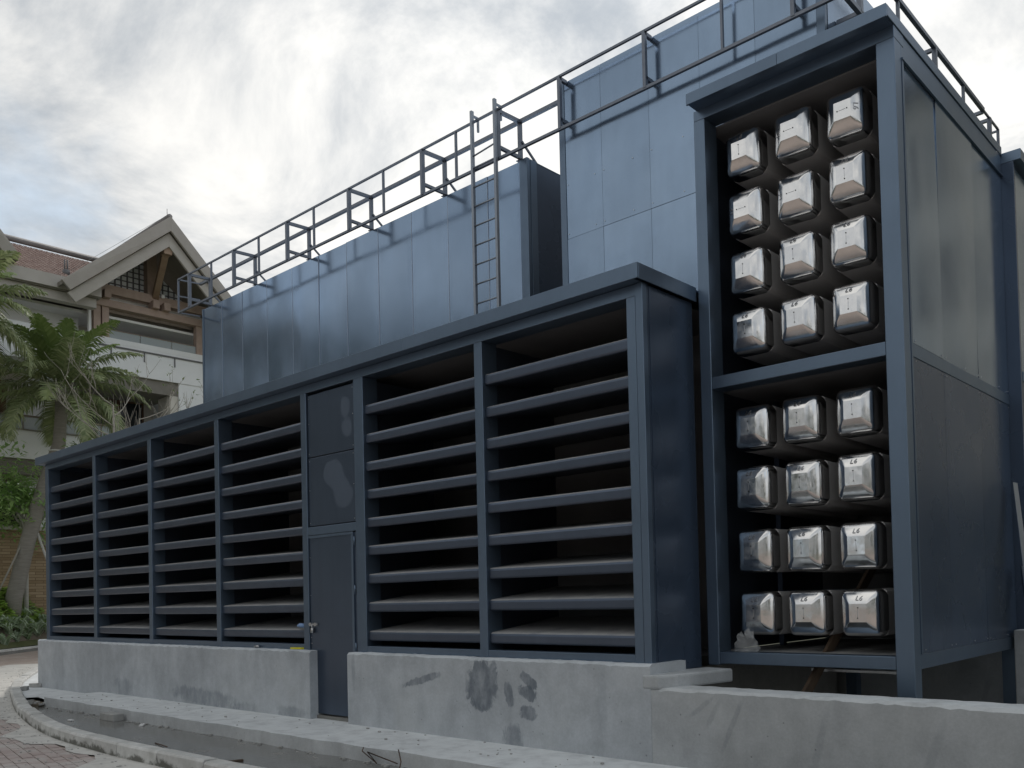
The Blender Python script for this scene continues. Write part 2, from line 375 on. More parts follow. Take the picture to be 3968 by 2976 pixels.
def part(name, mb, mat, parent, bevel=0, origin=None):
    if origin is None: origin = WL[parent.name] if parent is not None else tuple(sum(q)/len(mb.v) for q in zip(*mb.v))
    return link(name, mb.mesh(name, origin), mat, parent, origin, bevel)
def thing(name, loc, label, cat, group=None):
    o = link(name, None, None, None, loc); o['label'] = label; o['category'] = cat
    if group: o['group'] = group
    return o
def single(name, mb, mat, label, cat, group=None, bevel=0, origin=None):
    o = part(name, mb, mat, None, bevel, origin); o['label'] = label; o['category'] = cat
    if group: o['group'] = group
    return o
def struct(name, mb, mat, origin=(0, 0, 0), kind='structure', bevel=0):
    o = part(name, mb, mat, None, bevel, origin); o['kind'] = kind; return o
def B(*a): return MB().box(*a)

# ================================================================ GROUND
struct('ground', MB().quad((-700, -700, -.42), (700, -700, -.42), (700, 700, -.42), (-700, 700, -.42)), 'ground')
kout = [(-12.5, 5.2), (-9.5, 3.55), (-6.8, 2.15), (-4.0, .93), (-1.79, .03), (-.12, -.54), (1.14, -.90), (2.885, -1.363), (4.38, -1.70), (5.38, -1.89), (6.57, -2.06), (8.28, -2.15), (9.4, -2.15), (11.0, -2.13), (13.0, -2.05), (16.0, -1.9), (20.0, -1.7), (30., -1.2)]
def resample(pts, step):
    out = []; acc = 0
    P = [Vector((x, y, 0)) for x, y in pts]
    # Catmull-Rom
    dense = []
    for i in range(len(P)-1):
        p0 = P[max(i-1, 0)]; p1 = P[i]; p2 = P[i+1]; p3 = P[min(i+2, len(P)-1)]
        for k in range(24):
            t = k/24; dense.append(.5*((2*p1) + (p2-p0)*t + (2*p0-5*p1+4*p2-p3)*t*t + (3*p1-p0-3*p2+p3)*t**3))
    dense.append(P[-1]); out = [dense[0]]; d = 0
    for a, b in zip(dense, dense[1:]):
        l = (b-a).length
        while d + l >= step:
            f = (step-d)/l; a = a + (b-a)*f; out.append(a.copy()); l = (b-a).length; d = 0
        d += l
    return out
kp = resample(kout, .30)
def knormal(i):
    t = (kp[min(i+1, len(kp)-1)]-kp[max(i-1, 0)]).normalized(); return Vector((-t.y, t.x, 0))     # towards the building
KW = .16
# road sheet outside the kerb
road = MB(); lo = [(-60, 20), (-60, -80), (60, -80)]
road.quad(*[(p.x, p.y, -.150) for p in kp], (60, 1, -.150), (60, -80, -.150), (-60, -80, -.150), (-60, 30, -.150))
road_o = struct('road', road, 'brick_paving')
# kerb: mortar bed and separate stones, each about 0.9 m
bed = MB()
for i in range(len(kp)-1):
    a, b = kp[i], kp[i+1]; na, nb = knormal(i), knormal(i+1)
    bed.quad((a+na*.012)[:2]+(-.055,), (b+nb*.012)[:2]+(-.055,), (b+nb*(KW-.012))[:2]+(-.055,), (a+na*(KW-.012))[:2]+(-.055,))
    bed.quad((a+na*.012)[:2]+(-.30,), (b+nb*.012)[:2]+(-.30,), (b+nb*.012)[:2]+(-.055,), (a+na*.012)[:2]+(-.055,))
    bed.quad((b+nb*(KW-.012))[:2]+(-.30,), (a+na*(KW-.012))[:2]+(-.30,), (a+na*(KW-.012))[:2]+(-.055,), (b+nb*(KW-.012))[:2]+(-.055,))
kerb = struct('kerb', bed, 'concrete_dark')
rk = random.Random(3)
i = 0
while i < len(kp)-4:
    p0, p1, p2, p3 = kp[i], kp[i+1], kp[i+2], kp[i+3]
    n0, n1, n2, n3 = (knormal(i+k) for k in range(4))
    dz = rk.uniform(-.012, .010); tl = rk.uniform(-.006, .006)
    t0 = (p1-p0).normalized()*.006; t3 = (p3-p2).normalized()*.006
    m = MB(); rows = []
    for p, n in ((p0+t0, n0), (p1, n1), (p2, n2), (p3-t3, n3)):
        rows.append([(p+n*o_)[:2]+(z,) for o_, z in ((0, -.30), (0, -.022+dz+tl), (.018, dz+tl), (KW-.02, dz), (KW, -.02+dz), (KW, -.30))])
    n = 0
    for r_ in rows: m.v += r_
    for k in range(3):
        for j in range(5): a = k*6+j; m.f.append((a, a+6, a+7, a+1))
    m.f.append(tuple(range(6))); m.f.append(tuple(18+j for j in range(6))[::-1])
    part('kerb_stone', m, 'kerb_stone', kerb, 0.004)
    i += 3
# ditch bed / muddy water between kerb and apron
dm = MB(); sel = [(p+knormal(i)*(KW-.02), p) for i, p in enumerate(kp) if 1.0 < p.x < 20]
dm.quad(*[q[:2]+(-.135,) for q, _ in sel], (20, -.5, -.135), (1.0, -.5, -.135))
struct('ditch_water', dm, 'muddy_water')
# apron slab along the wall and the infill strip at its left end
ap = MB()
rk = random.Random(5)
xs = [2.62 + (14.3-2.62)*k/40 for k in range(41)]
ed = [-.90 + rk.uniform(-.022, .022) for _ in xs]
for k in range(40):
    ap.quad((xs[k], ed[k], 0), (xs[k+1], ed[k+1], 0), (xs[k+1], .6, 0), (xs[k], .6, 0))
    ap.quad((xs[k], ed[k], -.35), (xs[k+1], ed[k+1], -.35), (xs[k+1], ed[k+1], 0), (xs[k], ed[k], 0))
ap.quad((2.62, .6, -.35), (2.62, ed[0], -.35), (2.62, ed[0], 0), (2.62, .6, 0))
struct('apron', ap, 'concrete_apron')
st = MB(); sel2 = [p+knormal(i)*(KW-.02) for i, p in enumerate(kp) if -9 < p.x < 1.75]
st.quad(*[q[:2]+(-.055,) for q in sel2], (1.9, -.75, -.055), (2.3, -.80, -.055), (2.6, -.86, -.055), (2.6, .3, -.055), (-3, 5.5, -.055), (-9, 6, -.055))
struct('apron_infill', st, 'concrete_apron')
struct('ditch_end_mud', MB().extrude([(1.75, -.95, -.14), (1.95, -.80, -.14), (2.4, -.84, -.14), (2.62, -.88, -.14), (2.7, -1.0, -.14), (2.5, -1.08, -.14), (2.2, -1.02, -.14)], (0, 0, .045)), 'earth')
# pavers near the kerb: nearest ones separate, the rest joined
pm = MB().box(-.098, .098, -.048, .048, -.03, 0).mesh('paver')
rot = R(-9); cr, sr = math.cos(rot), math.sin(rot); cand = []
kl = sorted([(p.x, p.y) for p in kp])
def kerb_y(x):
    for (x0, y0), (x1, y1) in zip(kl, kl[1:]):
        if x0 <= x <= x1: return y0 + (y1-y0)*(x-x0)/(x1-x0)
    return 0
for r_ in range(-70, 40):
    for c in range(-40, 80):
        u = c*.205 + (.1025 if r_ % 2 else 0); v = r_*.105
        x = 6.5 + u*cr - v*sr; y = -2.6 + u*sr + v*cr
        if -1.0 < x < 12.5 and y < kerb_y(x)-.10 and y > kerb_y(x) - 2.2:
            cand.append((x, y))
def show(q): 
    d = Vector((q[0], q[1], -.14)) - cam.location
    return d.length
# those in view lie left of the line of sight along the left edge of the photograph
vis = [q for q in cand if q[1] > -3.05 - (8.05-q[0])*-.285 - .15 and q[0] < 10.9]
vis.sort(key=show); far = [q for q in cand if q not in set(vis[:300])]
rk = random.Random(9)
for q in vis[:300]:
    o = link('paver', pm, 'paver', road_o, (q[0], q[1], -.137 + rk.uniform(-.004, .003)))
    o.rotation_euler = (rk.uniform(-.008, .008), rk.uniform(-.008, .008), rot + rk.uniform(-.01, .01))
fm = MB()
for x, y in far:
    z = -.137 + rk.uniform(-.002, .002); ax, ay = .098*cr, .098*sr; bx, by = -.048*sr, .048*cr
    P4 = [(x-ax-bx, y-ay-by), (x+ax-bx, y+ay-by), (x+ax+bx, y+ay+by), (x-ax+bx, y-ay+by)]
    fm.extrude([(a, b, z-.02) for a, b in P4], (0, 0, .02))
fo = part('pavers_beyond', fm, 'paver', road_o); fo['kind'] = 'stuff'
# dried cement slurry along the kerb
sl = MB(); rk = random.Random(21); top = []; bot = []
for i in range(0, len(kp)-1):
    p = kp[i]
    if not (-9 < p.x < 11.5): continue
    n = knormal(i); top.append(p + n*.004)
    wdt = .20 + .16*math.sin(p.x*2.3) + .10*math.sin(p.x*5.7+1) + rk.uniform(-.07, .09) + (1.1 if p.x < 2.4 else max(0, 1.1*(3.6-p.x)/1.2) if p.x < 3.6 else 0)
    bot.append(p - n*max(.1, wdt))
for a, b, c, d in zip(bot, bot[1:], top[1:], top): sl.quad(a[:2]+(-.1325,), b[:2]+(-.1325,), c[:2]+(-.1325,), d[:2]+(-.1325,))
struct('slurry_film', sl, 'slurry', kind='structure')
# decorative bands of the far roadway
def band(name, pts, z, mat): struct(name, MB().quad(*[(x, y, z) for x, y in pts]), mat)
band('cream_band', [(-6.6, 2.06), (-5.6, 1.60), (-8.9, .35), (-11.5, -.6), (-13.4, -.1), (-9.18, 1.85)], -.146, 'cream_paving')
band('grey_band', [(-5.6, 1.60), (-5.0, 1.34), (-7.5, .15), (-11.2, -1.2), (-11.5, -.6), (-8.9, .35)], -.146, 'grey_paving')
band('cream_band', [(-5.0, 1.34), (-3.6, .74), (-3.2, .1), (-6.0, -1.4), (-11, -2.6), (-11.2, -1.2), (-7.5, .15)], -.146, 'cream_paving')
# planting bed with its kerb
fk = [(-12.2, -7), (-12.4, -2), (-13.0, .6), (-14.2, 2.45), (-15.55, 3.72), (-17.7, 5.5), (-20.0, 7.35), (-23, 9.8), (-27, 13)]
fp = resample(fk, .5); fkb = MB()
for i in range(len(fp)-1):
    fkb.quad(fp[i][:2]+(-.3,), fp[i+1][:2]+(-.3,), fp[i+1][:2]+(-.05,), fp[i][:2]+(-.05,))
fkerb = struct('far_kerb', fkb, 'concrete_dark')
for i in range(4, len(fp)-4, 3):
    a, b = fp[i], fp[i+3]; t = (b-a).normalized(); n = Vector((-t.y, t.x, 0)); n = n if n.x < 0 else -n
    if not (-20 < a.x): continue
    m = MB(); g = t*.012
    m.extrude([(a+g)[:2]+(-.28,), (b-g)[:2]+(-.28,), (b-g+n*.22)[:2]+(-.28,), (a+g+n*.22)[:2]+(-.28,)], (0, 0, .30 + rk.uniform(-.01, .01)))
    part('kerb_stone', m, 'kerb_stone', fkerb, .015)
def bed_prof(d): return .03 + 1.70*max(0, min(1, (d-.42)/1.10))
def bed_z(x, y):
    # distance inside the bed from the far kerb
    d = min((Vector((x, y, 0))-p).length for p in fp[::2]); return bed_prof(d)
bm_ = MB(); nx, ny = 26, 30
gx = [-12 - 9.0*k/nx for k in range(nx+1)]; gy = [-6 + 19*k/ny for k in range(ny+1)]
def inside(x, y):
    for a, b in zip(fp, fp[1:]):
        if a.y <= y <= b.y or b.y <= y <= a.y:
            f = (y-a.y)/(b.y-a.y) if b.y != a.y else 0; return x < a.x+(b.x-a.x)*f - .1
    return False
for i in range(2, len(fp)-3):
    def off_(k, d):
        t = (fp[k+1]-fp[k-1]).normalized(); n = Vector((-t.y, t.x, 0)); n = n if n.x < 0 else -n; q = fp[k]+n*d; return (q.x, q.y, bed_prof(d))
    ds = (.20, .42, .8, 1.15, 1.52, 4.5)
    for d0, d1 in zip(ds, ds[1:]): bm_.quad(off_(i, d0), off_(i+1, d0), off_(i+1, d1), off_(i, d1))
struct('planting_bed', bm_, 'earth')
vg = MB()
for i in range(2, len(fp)-3):
    def inn(k, d):
        t = (fp[k+1]-fp[k-1]).normalized(); n = Vector((-t.y, t.x, 0)); n = n if n.x < 0 else -n; return fp[k]+n*d
    a, b = inn(i, .21), inn(i+1, .21); c, d = inn(i+1, .52), inn(i, .52)
    vg.quad(a[:2]+(.036,), b[:2]+(.036,), c[:2]+(.20,), d[:2]+(.20,))
struct('grass_verge', vg, 'grass')

# ================================================================ LOUVRE BUILDING
ZS, ZB, ZC0, ZC1 = .836, 3.879, 3.980, 4.106
lb = thing('louvre_building', (6.8, 0, .8), 'long low slate-blue steel building with horizontal louvre baffles standing on the concrete walls', 'building')
PW = .115
posts = [(0.0, .15), (2.155, PW), (4.245, PW), (6.325, PW), (8.47, .115), (9.56, .175), (11.585, PW), (13.50, .095)]
for x, wd in posts: part('post', B(x, x+wd, 0, .20, .792, ZB), 'frame_steel', lb, .005)
part('corner_post', B(13.60, 13.675, -.004, .06, .70, 3.978), 'frame_steel', lb, .004)
part('head_beam', B(-.0, 13.597, .004, .20, ZB, ZC0-.002), 'frame_steel', lb, .004)
for a, b in ((.15, 2.155), (2.27, 4.245), (4.36, 6.325), (6.44, 8.47), (9.735, 11.585), (11.70, 13.50)):
    part('sill_beam', B(a+.001, b-.001, .003, .16, .80, .868), 'frame_steel', lb, .004)
# baffles: bull-nosed deep boxes, nine to a bay
def baffle_mesh(wd):
    m = MB(); h = .108; D = .95; prof = [(D, 0), (.014, 0), (.004, .006), (0, .018), (0, h-.03), (.006, h-.012), (.022, h), (D, h)]
    return m.extrude([(0, y, z + max(0, y-.022)*.131) for y, z in prof], (wd, 0, 0)).mesh('baffle')
rk = random.Random(2)
for a, b in ((.15, 2.155), (2.27, 4.245), (4.36, 6.325), (6.44, 8.47), (9.735, 11.585), (11.70, 13.50)):
    me = baffle_mesh(b-a-.012)
    rm = MB(); nr = int((b-a)/.17)
    for q in range(nr): rm.box(.08+q*.17, .086+q*.17, .021, .027, .1085, .1105)
    rm = rm.mesh('rivets')
    for k in range(9):
        z = 3.450 - .3150*k + rk.uniform(-.005, .005)
        o = link('baffle', me, 'baffle_steel', lb, (a+.006, .03+rk.uniform(-.006, .006), z)); o.rotation_euler = (rk.uniform(-.006, .006), rk.uniform(-.004, .004), 0); WL[o.name] = (0, 0, 0); link('rivets', rm, 'galvanised', o, (0, 0, 0))
# bay dividers, dark inside, roof, floor
for x in (.03, 2.20, 4.29, 6.37, 8.50, 9.63, 11.63): part('bay_divider', B(x, x+.04, .205, 1.05, ZS, ZB-.01), 'baffle_steel', lb)
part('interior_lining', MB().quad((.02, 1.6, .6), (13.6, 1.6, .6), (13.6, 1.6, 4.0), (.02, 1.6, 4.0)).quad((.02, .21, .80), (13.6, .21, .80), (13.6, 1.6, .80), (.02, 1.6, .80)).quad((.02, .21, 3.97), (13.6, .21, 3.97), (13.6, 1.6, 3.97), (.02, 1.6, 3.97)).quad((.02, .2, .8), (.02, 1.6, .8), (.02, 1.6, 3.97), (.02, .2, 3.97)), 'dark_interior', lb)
for x in (3.3, 7.2, 10.5): part('inner_column', B(x, x+.10, 1.25, 1.35, .8, 3.96), 'baffle_steel', lb)
part('left_wall', B(.004, .05, .202, 4.1, .80, 3.978), 'dim_steel', lb)
part('right_wall', MB().box(13.615, 13.664, .062, .752, .71, 3.978), 'dim_steel', lb, .003)
part('wall_seam_strip', B(13.665, 13.669, .10, .13, .72, 3.97), 'dim_steel', lb)
# canopy: sloping fascia sheets with a drip lip
can = part('canopy', B(-.12, 13.70, -.100, 4.08, 4.075, 4.094), 'frame_steel', lb)
part('soffit', B(-.115, 13.66, -.095, 0.1, ZC0, 3.992), 'frame_steel', can)
cut = [-.14, 5.85, 10.6, 13.716]
for a, b in zip(cut, cut[1:]): part('fascia', B(a+.001, b-.001, -.117, -.101, ZC0-.004, ZC1), 'frame_steel', can, .003)
part('end_fascia', B(13.702, 13.716, -.100, .752, ZC0-.004, ZC1), 'frame_steel', can, .003)
part('end_fascia', B(-.14, -.122, -.100, 4.08, ZC0-.004, ZC1), 'frame_steel', can, .003)
# door bay
part('access_panel', B(8.60, 9.548, .022, .05, 3.10, 3.845), 'patched_steel', lb, .004)
part('access_panel', B(8.60, 9.548, .020, .05, 2.275, 3.088), 'patched_steel', lb, .004)
part('transom', B(8.586, 9.559, .004, .12, 2.165, 2.262), 'frame_steel', lb, .004)
door = part('door', B(8.592, 9.552, .018, .058, .055, 2.155), 'door_steel', lb, .004)
part('door_frame', MB().box(9.46, 9.50, .004, .0175, .80, 2.16).box(8.592, 9.458, .004, .0175, 2.13, 2.16), 'frame_steel', door)
part('latch', MB().box(8.58, 8.76, -.004, .012, 1.095, 1.115).box(8.60, 8.64, -.010, .016, 1.085, 1.125).box(8.70, 8.74, -.010, .016, 1.085, 1.125), 'galvanised', door)
part('padlock', MB().tube([(8.652, -.006, 1.10), (8.652, -.006, 1.075), (8.66, -.006, 1.06)], .006).box(8.636, 8.676, -.016, .004, 1.005, 1.062), 'galvanised', door)
hinge = MB()
for z in (.85, 1.5, 2.05): hinge.tube([(9.53, .0, z-.05), (9.53, .0, z+.05)], .010)
part('hinge', hinge, 'frame_steel', door)
def rivets(parent, pts, axis='y', r=.006):
    m = MB()
    for x, y, z in pts:
        if axis == 'y': m.extrude([(x+r*math.cos(k*math.pi/3), y-.003, z+r*math.sin(k*math.pi/3)) for k in range(6)], (0, .004, 0))
        else: m.extrude([(x-.001, y+r*math.cos(k*math.pi/3), z+r*math.sin(k*math.pi/3)) for k in range(6)], (.004, 0, 0))
    return part('rivets', m, 'galvanised', parent)
rivets(lb, [(x, .018, z) for x in (8.625, 9.52) for z in (2.31, 2.70, 3.05, 3.14, 3.5, 3.8)])
rivets(door, [(8.61, .016, z) for z in (.95, 1.45, 1.9)] + [(8.62, .016, .88), (8.60, .016, .88)])

# ================================================================ UPPER ENCLOSURE
PY = 4.10
ue = thing('roof_enclosure', (3, PY, 4.1), 'long blue-grey sheet steel enclosure behind the louvre building carrying the catwalk', 'enclosure')
part('core', B(-2.33, 8.38, PY+.03, 7.5, 3.2, 8.285), 'dark_interior', ue)
seams = [-2.28, -1.43, -.50, .55, 1.55, 2.52, 3.49, 4.50, 5.49, 6.48, 7.48, 8.235]
rk = random.Random(13)
def wall_panel(parent, x0, x1, z0, z1, y, amp=.006, name='panel', mat='panel_steel', axis='y', tilt=.0025):
    # dished sheet: edges fixed, belly bulging a few millimetres, like oil-canned sheet metal
    m = MB(); m.sm = True; nu, nv = 10, 14; ph = rk.uniform(0, 6); a1 = rk.uniform(.4, 1)*amp*(1 if rk.random() < .6 else -1); a2 = rk.uniform(-.6, .6)*amp
    tx, tz = rk.uniform(-tilt, tilt), rk.uniform(-tilt, tilt)
    for j in range(nv+1):
        for i in range(nu+1):
            u, v = i/nu, j/nv; bell = math.sin(math.pi*u)*math.sin(math.pi*v)
            d = a1*bell + a2*math.sin(2*math.pi*u+ph)*math.sin(math.pi*v)*.5 + (u-.5)*(x1-x0)*tx + (v-.5)*(z1-z0)*tz
            X_, Z_ = x0+(x1-x0)*u, z0+(z1-z0)*v
            m.v.append((X_, y-d, Z_) if axis == 'y' else (y+d, X_, Z_))
    for j in range(nv):
        for i in range(nu):
            a = j*(nu+1)+i; f = (a, a+1, a+nu+2, a+nu+1); m.f.append(f)
    # folded edges
    n0 = len(m.v); ring = [i for i in range(nu+1)] + [(j+1)*(nu+1)+nu for j in range(nv)] + [nv*(nu+1)+i for i in range(nu-1, -1, -1)] + [j*(nu+1) for j in range(nv-1, 0, -1)]
    for k in ring:
        x, yy, z = m.v[k]; m.v.append((x, yy+.03, z) if axis == 'y' else (x-.03, yy, z))
    L_ = len(ring)
    for k in range(L_): m.f.append((ring[k], n0+k, n0+(k+1) % L_, ring[(k+1) % L_]))
    o = part(name, m, mat, parent)
    me = o.data
    er = {(min(ring[k], ring[(k+1) % L_]), max(ring[k], ring[(k+1) % L_])) for k in range(L_)}
    for e in me.edges:
        if tuple(sorted(e.vertices)) in er: e.use_edge_sharp = True
    return o
for a, b in zip(seams, seams[1:]): wall_panel(ue, a+.003, b-.003, 3.6, 8.299, PY, .012, tilt=.004)
for x in seams[1:-1]: part('seam_glint_strip', B(x-.004, x+.004, PY-.006, PY+.01, 3.6, 8.297), 'seam_glint_steel', ue)  # pale strips paint the bright highlight along each folded seam
part('edge_trim', B(-2.355, -2.284, PY-.012, PY+.06, 3.6, 8.302), 'frame_steel', ue, .006)
part('edge_trim', B(8.238, 8.41, PY-.012, PY+.06, 3.6, 8.315), 'frame_steel', ue, .006)
part('end_wall', MB().box(8.382, 8.404, PY+.062, 7.5, 3.6, 8.30), 'dim_steel', ue, .004)
part('end_post', B(8.405, 8.418, PY+.062, PY+.20, 3.6, 8.30), 'frame_steel', ue, .003)
part('coping', B(-2.36, 8.41, PY+.065, 7.5, 8.286, 8.298), 'frame_steel', ue)

# ================================================================ TALL ENCLOSURE
TY = 3.789
te = thing('tall_enclosure', (11.5, TY, 4.1), 'tallest blue-grey sheet steel enclosure rising behind the silencer tower', 'enclosure')
part('core', B(9.41, 13.60, TY+.03, 9.7, 3.2, 8.93), 'dark_interior', te)
ts = [9.50, 10.185, 11.03, 11.86, 12.69, 13.52]
for a, b in zip(ts, ts[1:]):
    wall_panel(te, a+.002, b-.002, 6.603, 8.935, TY, .003, tilt=.0012); wall_panel(te, a+.002, b-.002, 3.8, 6.597, TY, .004, tilt=.003)
part('edge_trim', B(9.385, 9.498, TY-.012, TY+.06, 3.8, 8.940), 'frame_steel', te, .006)
part('edge_trim', B(13.522, 13.63, TY-.012, TY+.06, 3.8, 8.940), 'frame_steel', te, .006)
for a, b in ((3.86, 4.75), (4.75, 5.65), (5.65, 6.55), (6.55, 7.5), (7.5, 8.5), (8.5, 9.65)): wall_panel(te, a+.003, b-.003, 3.8, 8.935, 13.632, .005, axis='x')
part('roof_sheet', B(9.39, 13.63, TY+.062, 9.7, 8.931, 8.939), 'frame_steel', te)
rivets(te, [(x+dx, TY-.004, z) for x in ts[:-1] for dx in (.03, .55) for z in (6.67, 7.4, 8.3)], r=.007)

# ================================================================ SILENCER TOWER
YT, X0, X1 = .755, 13.734, 15.577
tw = thing('silencer_tower', (14.65, 1.5, .5), 'tall open-fronted dark blue steel tower holding rows of polished square silencers', 'tower')
part('column', B(X0, X0+.115, YT, YT+.20, .735, 5.60), 'frame_steel', tw, .006)
part('column', B(15.432, X1, YT, YT+.14, .36, 5.60), 'frame_steel', tw, .006)
part('rear_leg', B(15.45, X1-.002, 3.42, 3.54, .1, .76), 'frame_steel', tw)
part('rear_leg', B(13.80, 13.92, 3.42, 3.54, .1, .76), 'frame_steel', tw)
part('head_beam', B(X0, X1, YT+.003, YT+.2, 5.601, 5.695), 'frame_steel', tw, .004)
part('middle_beam', B(X0+.116, 15.431, YT+.004, YT+.18, 3.168, 3.275), 'frame_steel', tw, .005)
part('bottom_beam', B(X0+.116, 15.431, YT+.004, YT+.16, .746, .849), 'frame_steel', tw, .005)
part('floor_tray', B(X0+.02, 15.56, YT+.162, 3.5, .80, .846), 'baffle_steel', tw)
part('cross_bar', B(14.55, 15.40, YT+.35, YT+.37, .68, .70), 'galvanised', tw)
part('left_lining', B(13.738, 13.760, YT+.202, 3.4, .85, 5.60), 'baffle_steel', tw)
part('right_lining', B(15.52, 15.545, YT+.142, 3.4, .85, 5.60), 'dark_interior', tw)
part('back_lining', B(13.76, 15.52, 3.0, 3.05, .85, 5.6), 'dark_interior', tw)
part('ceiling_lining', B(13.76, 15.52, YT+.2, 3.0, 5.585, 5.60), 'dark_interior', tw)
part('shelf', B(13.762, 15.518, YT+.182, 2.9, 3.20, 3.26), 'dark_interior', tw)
for x in (13.90,): part('support_upright', B(x, x+.05, 1.75, 1.80, .85, 5.58), 'baffle_steel', tw)
for z in (5.0, 4.45, 3.9, 2.45, 1.90, 1.34): part('support_rail', B(13.95, 15.5, 1.76, 1.79, z+.0, z+.03), 'baffle_steel', tw)
# cornice
cn = part('cornice', B(13.775, 15.572, .62, 3.55, 5.755, 5.774), 'frame_steel', tw)
part('soffit', B(13.77, 15.572, .62, .757, 5.690, 5.699), 'frame_steel', cn)
for a, b in ((13.760, 14.66), (14.66, 15.585)): part('fascia', B(a+.001, b-.001, .600, .619, 5.682, 5.782), 'frame_steel', cn, .003)
part('side_fascia', B(15.573, 15.585, .620, 3.548, 5.697, 5.782), 'frame_steel', cn, .003)
# right flank: frame and sheets
part('flank_top_beam', B(15.546, X1-.003, .897, 3.55, 5.50, 5.694), 'frame_steel', tw, .004)
part('flank_middle_beam', B(15.546, X1-.003, .897, 3.55, 3.168, 3.275), 'frame_steel', tw, .004)
part('flank_bottom_beam', B(15.546, X1-.003, .897, 3.55, .746, .86), 'frame_steel', tw, .004)
part('flank_strip', B(15.5735, 15.582, .898, .93, .86, 5.50), 'frame_steel', tw)
part('flank_ledge', B(15.5735, 15.590, .90, 3.55, 5.485, 5.50), 'frame_steel', tw)
fs = [.93, 1.65, 2.60, 3.55]
for a, b in zip(fs, fs[1:]):
    wall_panel(tw, a+.002, b-.002, 3.277, 5.484, 15.568, .008, name='flank_panel', axis='x', tilt=.006)
    wall_panel(tw, a+.002, b-.002, .862, 3.166, 15.568, .003, name='flank_panel', mat='dim_steel', axis='x', tilt=.001)  # lower sheets get the darker copy in place of their dark reflection
rivets(tw, [(15.575, y, z) for y in (1.0, 1.6, 1.7, 2.2, 2.56, 2.65, 3.2, 3.5) for z in (3.14, 3.30, .89)], axis='x', r=.006)

# silencers: dark body, polished pillow-shaped cap, rivets and stamped mark
CW, CH = .352, .385
def cap_mesh():
    m = MB(); m.sm = True
    prof = [(1, 1, .10), (1, 1, .030), (.99, .99, .004), (.965, .965, -.018), (.92, .92, -.036), (.84, .84, -.053), (.71, .70, -.071), (.56, .545, -.088), (.415, .385, -.100)]
    SEG = 5; n = 4*SEG
    for k, (sx, sz, y) in enumerate(prof):
        a, b = CW/2*sx, CH/2*sz; t = k/(len(prof)-1); rr = .056*(1-t)**.6 + .004
        for q, (cx, cz) in enumerate(((1, -1), (1, 1), (-1, 1), (-1, -1))):
            for e in range(SEG):
                an = R(-90 + 90*q + 90*e/(SEG-1)); m.v.append((cx*(a-rr)+rr*math.cos(an), y, cz*(b-rr)+rr*math.sin(an)))
    for k in range(len(prof)-1):
        for q in range(n): a = k*n+q; b = k*n+(q+1) % n; m.f.append((a, b, b+n, a+n))
    f0 = (len(prof)-1)*n; m.f.append(tuple(range(f0, f0+n)))
    me = m.mesh('cap'); me.materials.append(MAT['polished_metal'])
    for e in me.edges:
        if e.vertices[0] >= f0 and e.vertices[1] >= f0: e.use_edge_sharp = True
    return me
capm = cap_mesh()
_bp = []
for q, (cx, cz) in enumerate(((1, -1), (1, 1), (-1, 1), (-1, -1))):
    for e in range(4):
        an = R(-90 + 90*q + 30*e); _bp.append((cx*(CW/2-.045)+.043*math.cos(an), .09, cz*(CH/2-.045)+.043*math.sin(an)))
bodym = MB().extrude(_bp, (0, 1.66, 0)).mesh('silencer'); bodym.materials.append(MAT['silencer_side'])
rvm = MB().extrude([(.0055*math.cos(k*math.pi/4), -.1025, .0055*math.sin(k*math.pi/4)) for k in range(8)], (0, .003, 0)).mesh('rivet'); rvm.materials.append(MAT['black_hole'])
slot = MB().box(-.0012, .0012, -.1022, -.100, -.030, .030).mesh('slot'); slot.materials.append(MAT['embossed'])
# stamped mark as a mesh made from the built-in font
fc = bpy.data.curves.new('mark', 'FONT'); fc.body = 'L6'; fc.size = .062; fc.extrude = .0012; fc.align_x = 'CENTER'; fc.align_y = 'CENTER'; fc.shear = .18; fc.resolution_u = 3
fo_ = bpy.data.objects.new('mark', fc); col.objects.link(fo_); bpy.context.view_layer.update()
markm = bpy.data.meshes.new_from_object(fo_.evaluated_get(bpy.context.evaluated_depsgraph_get())); bpy.data.objects.remove(fo_)
markm.transform(Matrix.Rotation(R(90), 4, 'X')); markm.materials.clear(); markm.materials.append(MAT['embossed'])
tops = [5.465, 4.935, 4.405, 3.870, 3.015, 2.475, 1.918, 1.375]
lefts = [13.945, 14.425, 14.905]
turn = {(0, 1): -90, (0, 2): 90, (1, 0): -90, (1, 1): -90}
rk = random.Random(31)
for r_, zt in enumerate(tops):
    for c, xl in enumerate(lefts):
        cx, cz, cy = xl+CW/2, zt-CH/2, .985
        s = link('silencer', bodym, None, tw, (cx + rk.uniform(-.004, .004), cy + rk.uniform(-.008, .008), cz + rk.uniform(-.004, .004)))
        s.rotation_euler = (rk.uniform(-.014, .014), rk.uniform(-.008, .008), rk.uniform(-.014, .014))
        a = R(turn.get((r_, c), 0) + rk.uniform(-3, 3)); WL[s.name] = (0, 0, 0)
        link('cap', capm, None, s, (0, 0, 0))
        for q in (-.042, .042):
            o = link('rivet', rvm, None, s, (-math.sin(-a)*q, 0, math.cos(a)*q))
        o = link('slot', slot, None, s, (0, 0, 0)); o.rotation_euler = (0, -a, 0) if False else (0, a, 0)
        # mark lies on the slope nearest its turn, 0.115 m from the centre
        d = .118; ux, uz = math.sin(a), math.cos(a)
        o = link('stamped_mark', markm, None, s, (ux*d*.93, -.0845, uz*d))
        o.matrix_basis = Matrix.Translation((ux*d*.93, -.0845, uz*d)) @ Matrix.Rotation(a, 4, 'Y') @ Matrix.Rotation(R(-33), 4, 'X')

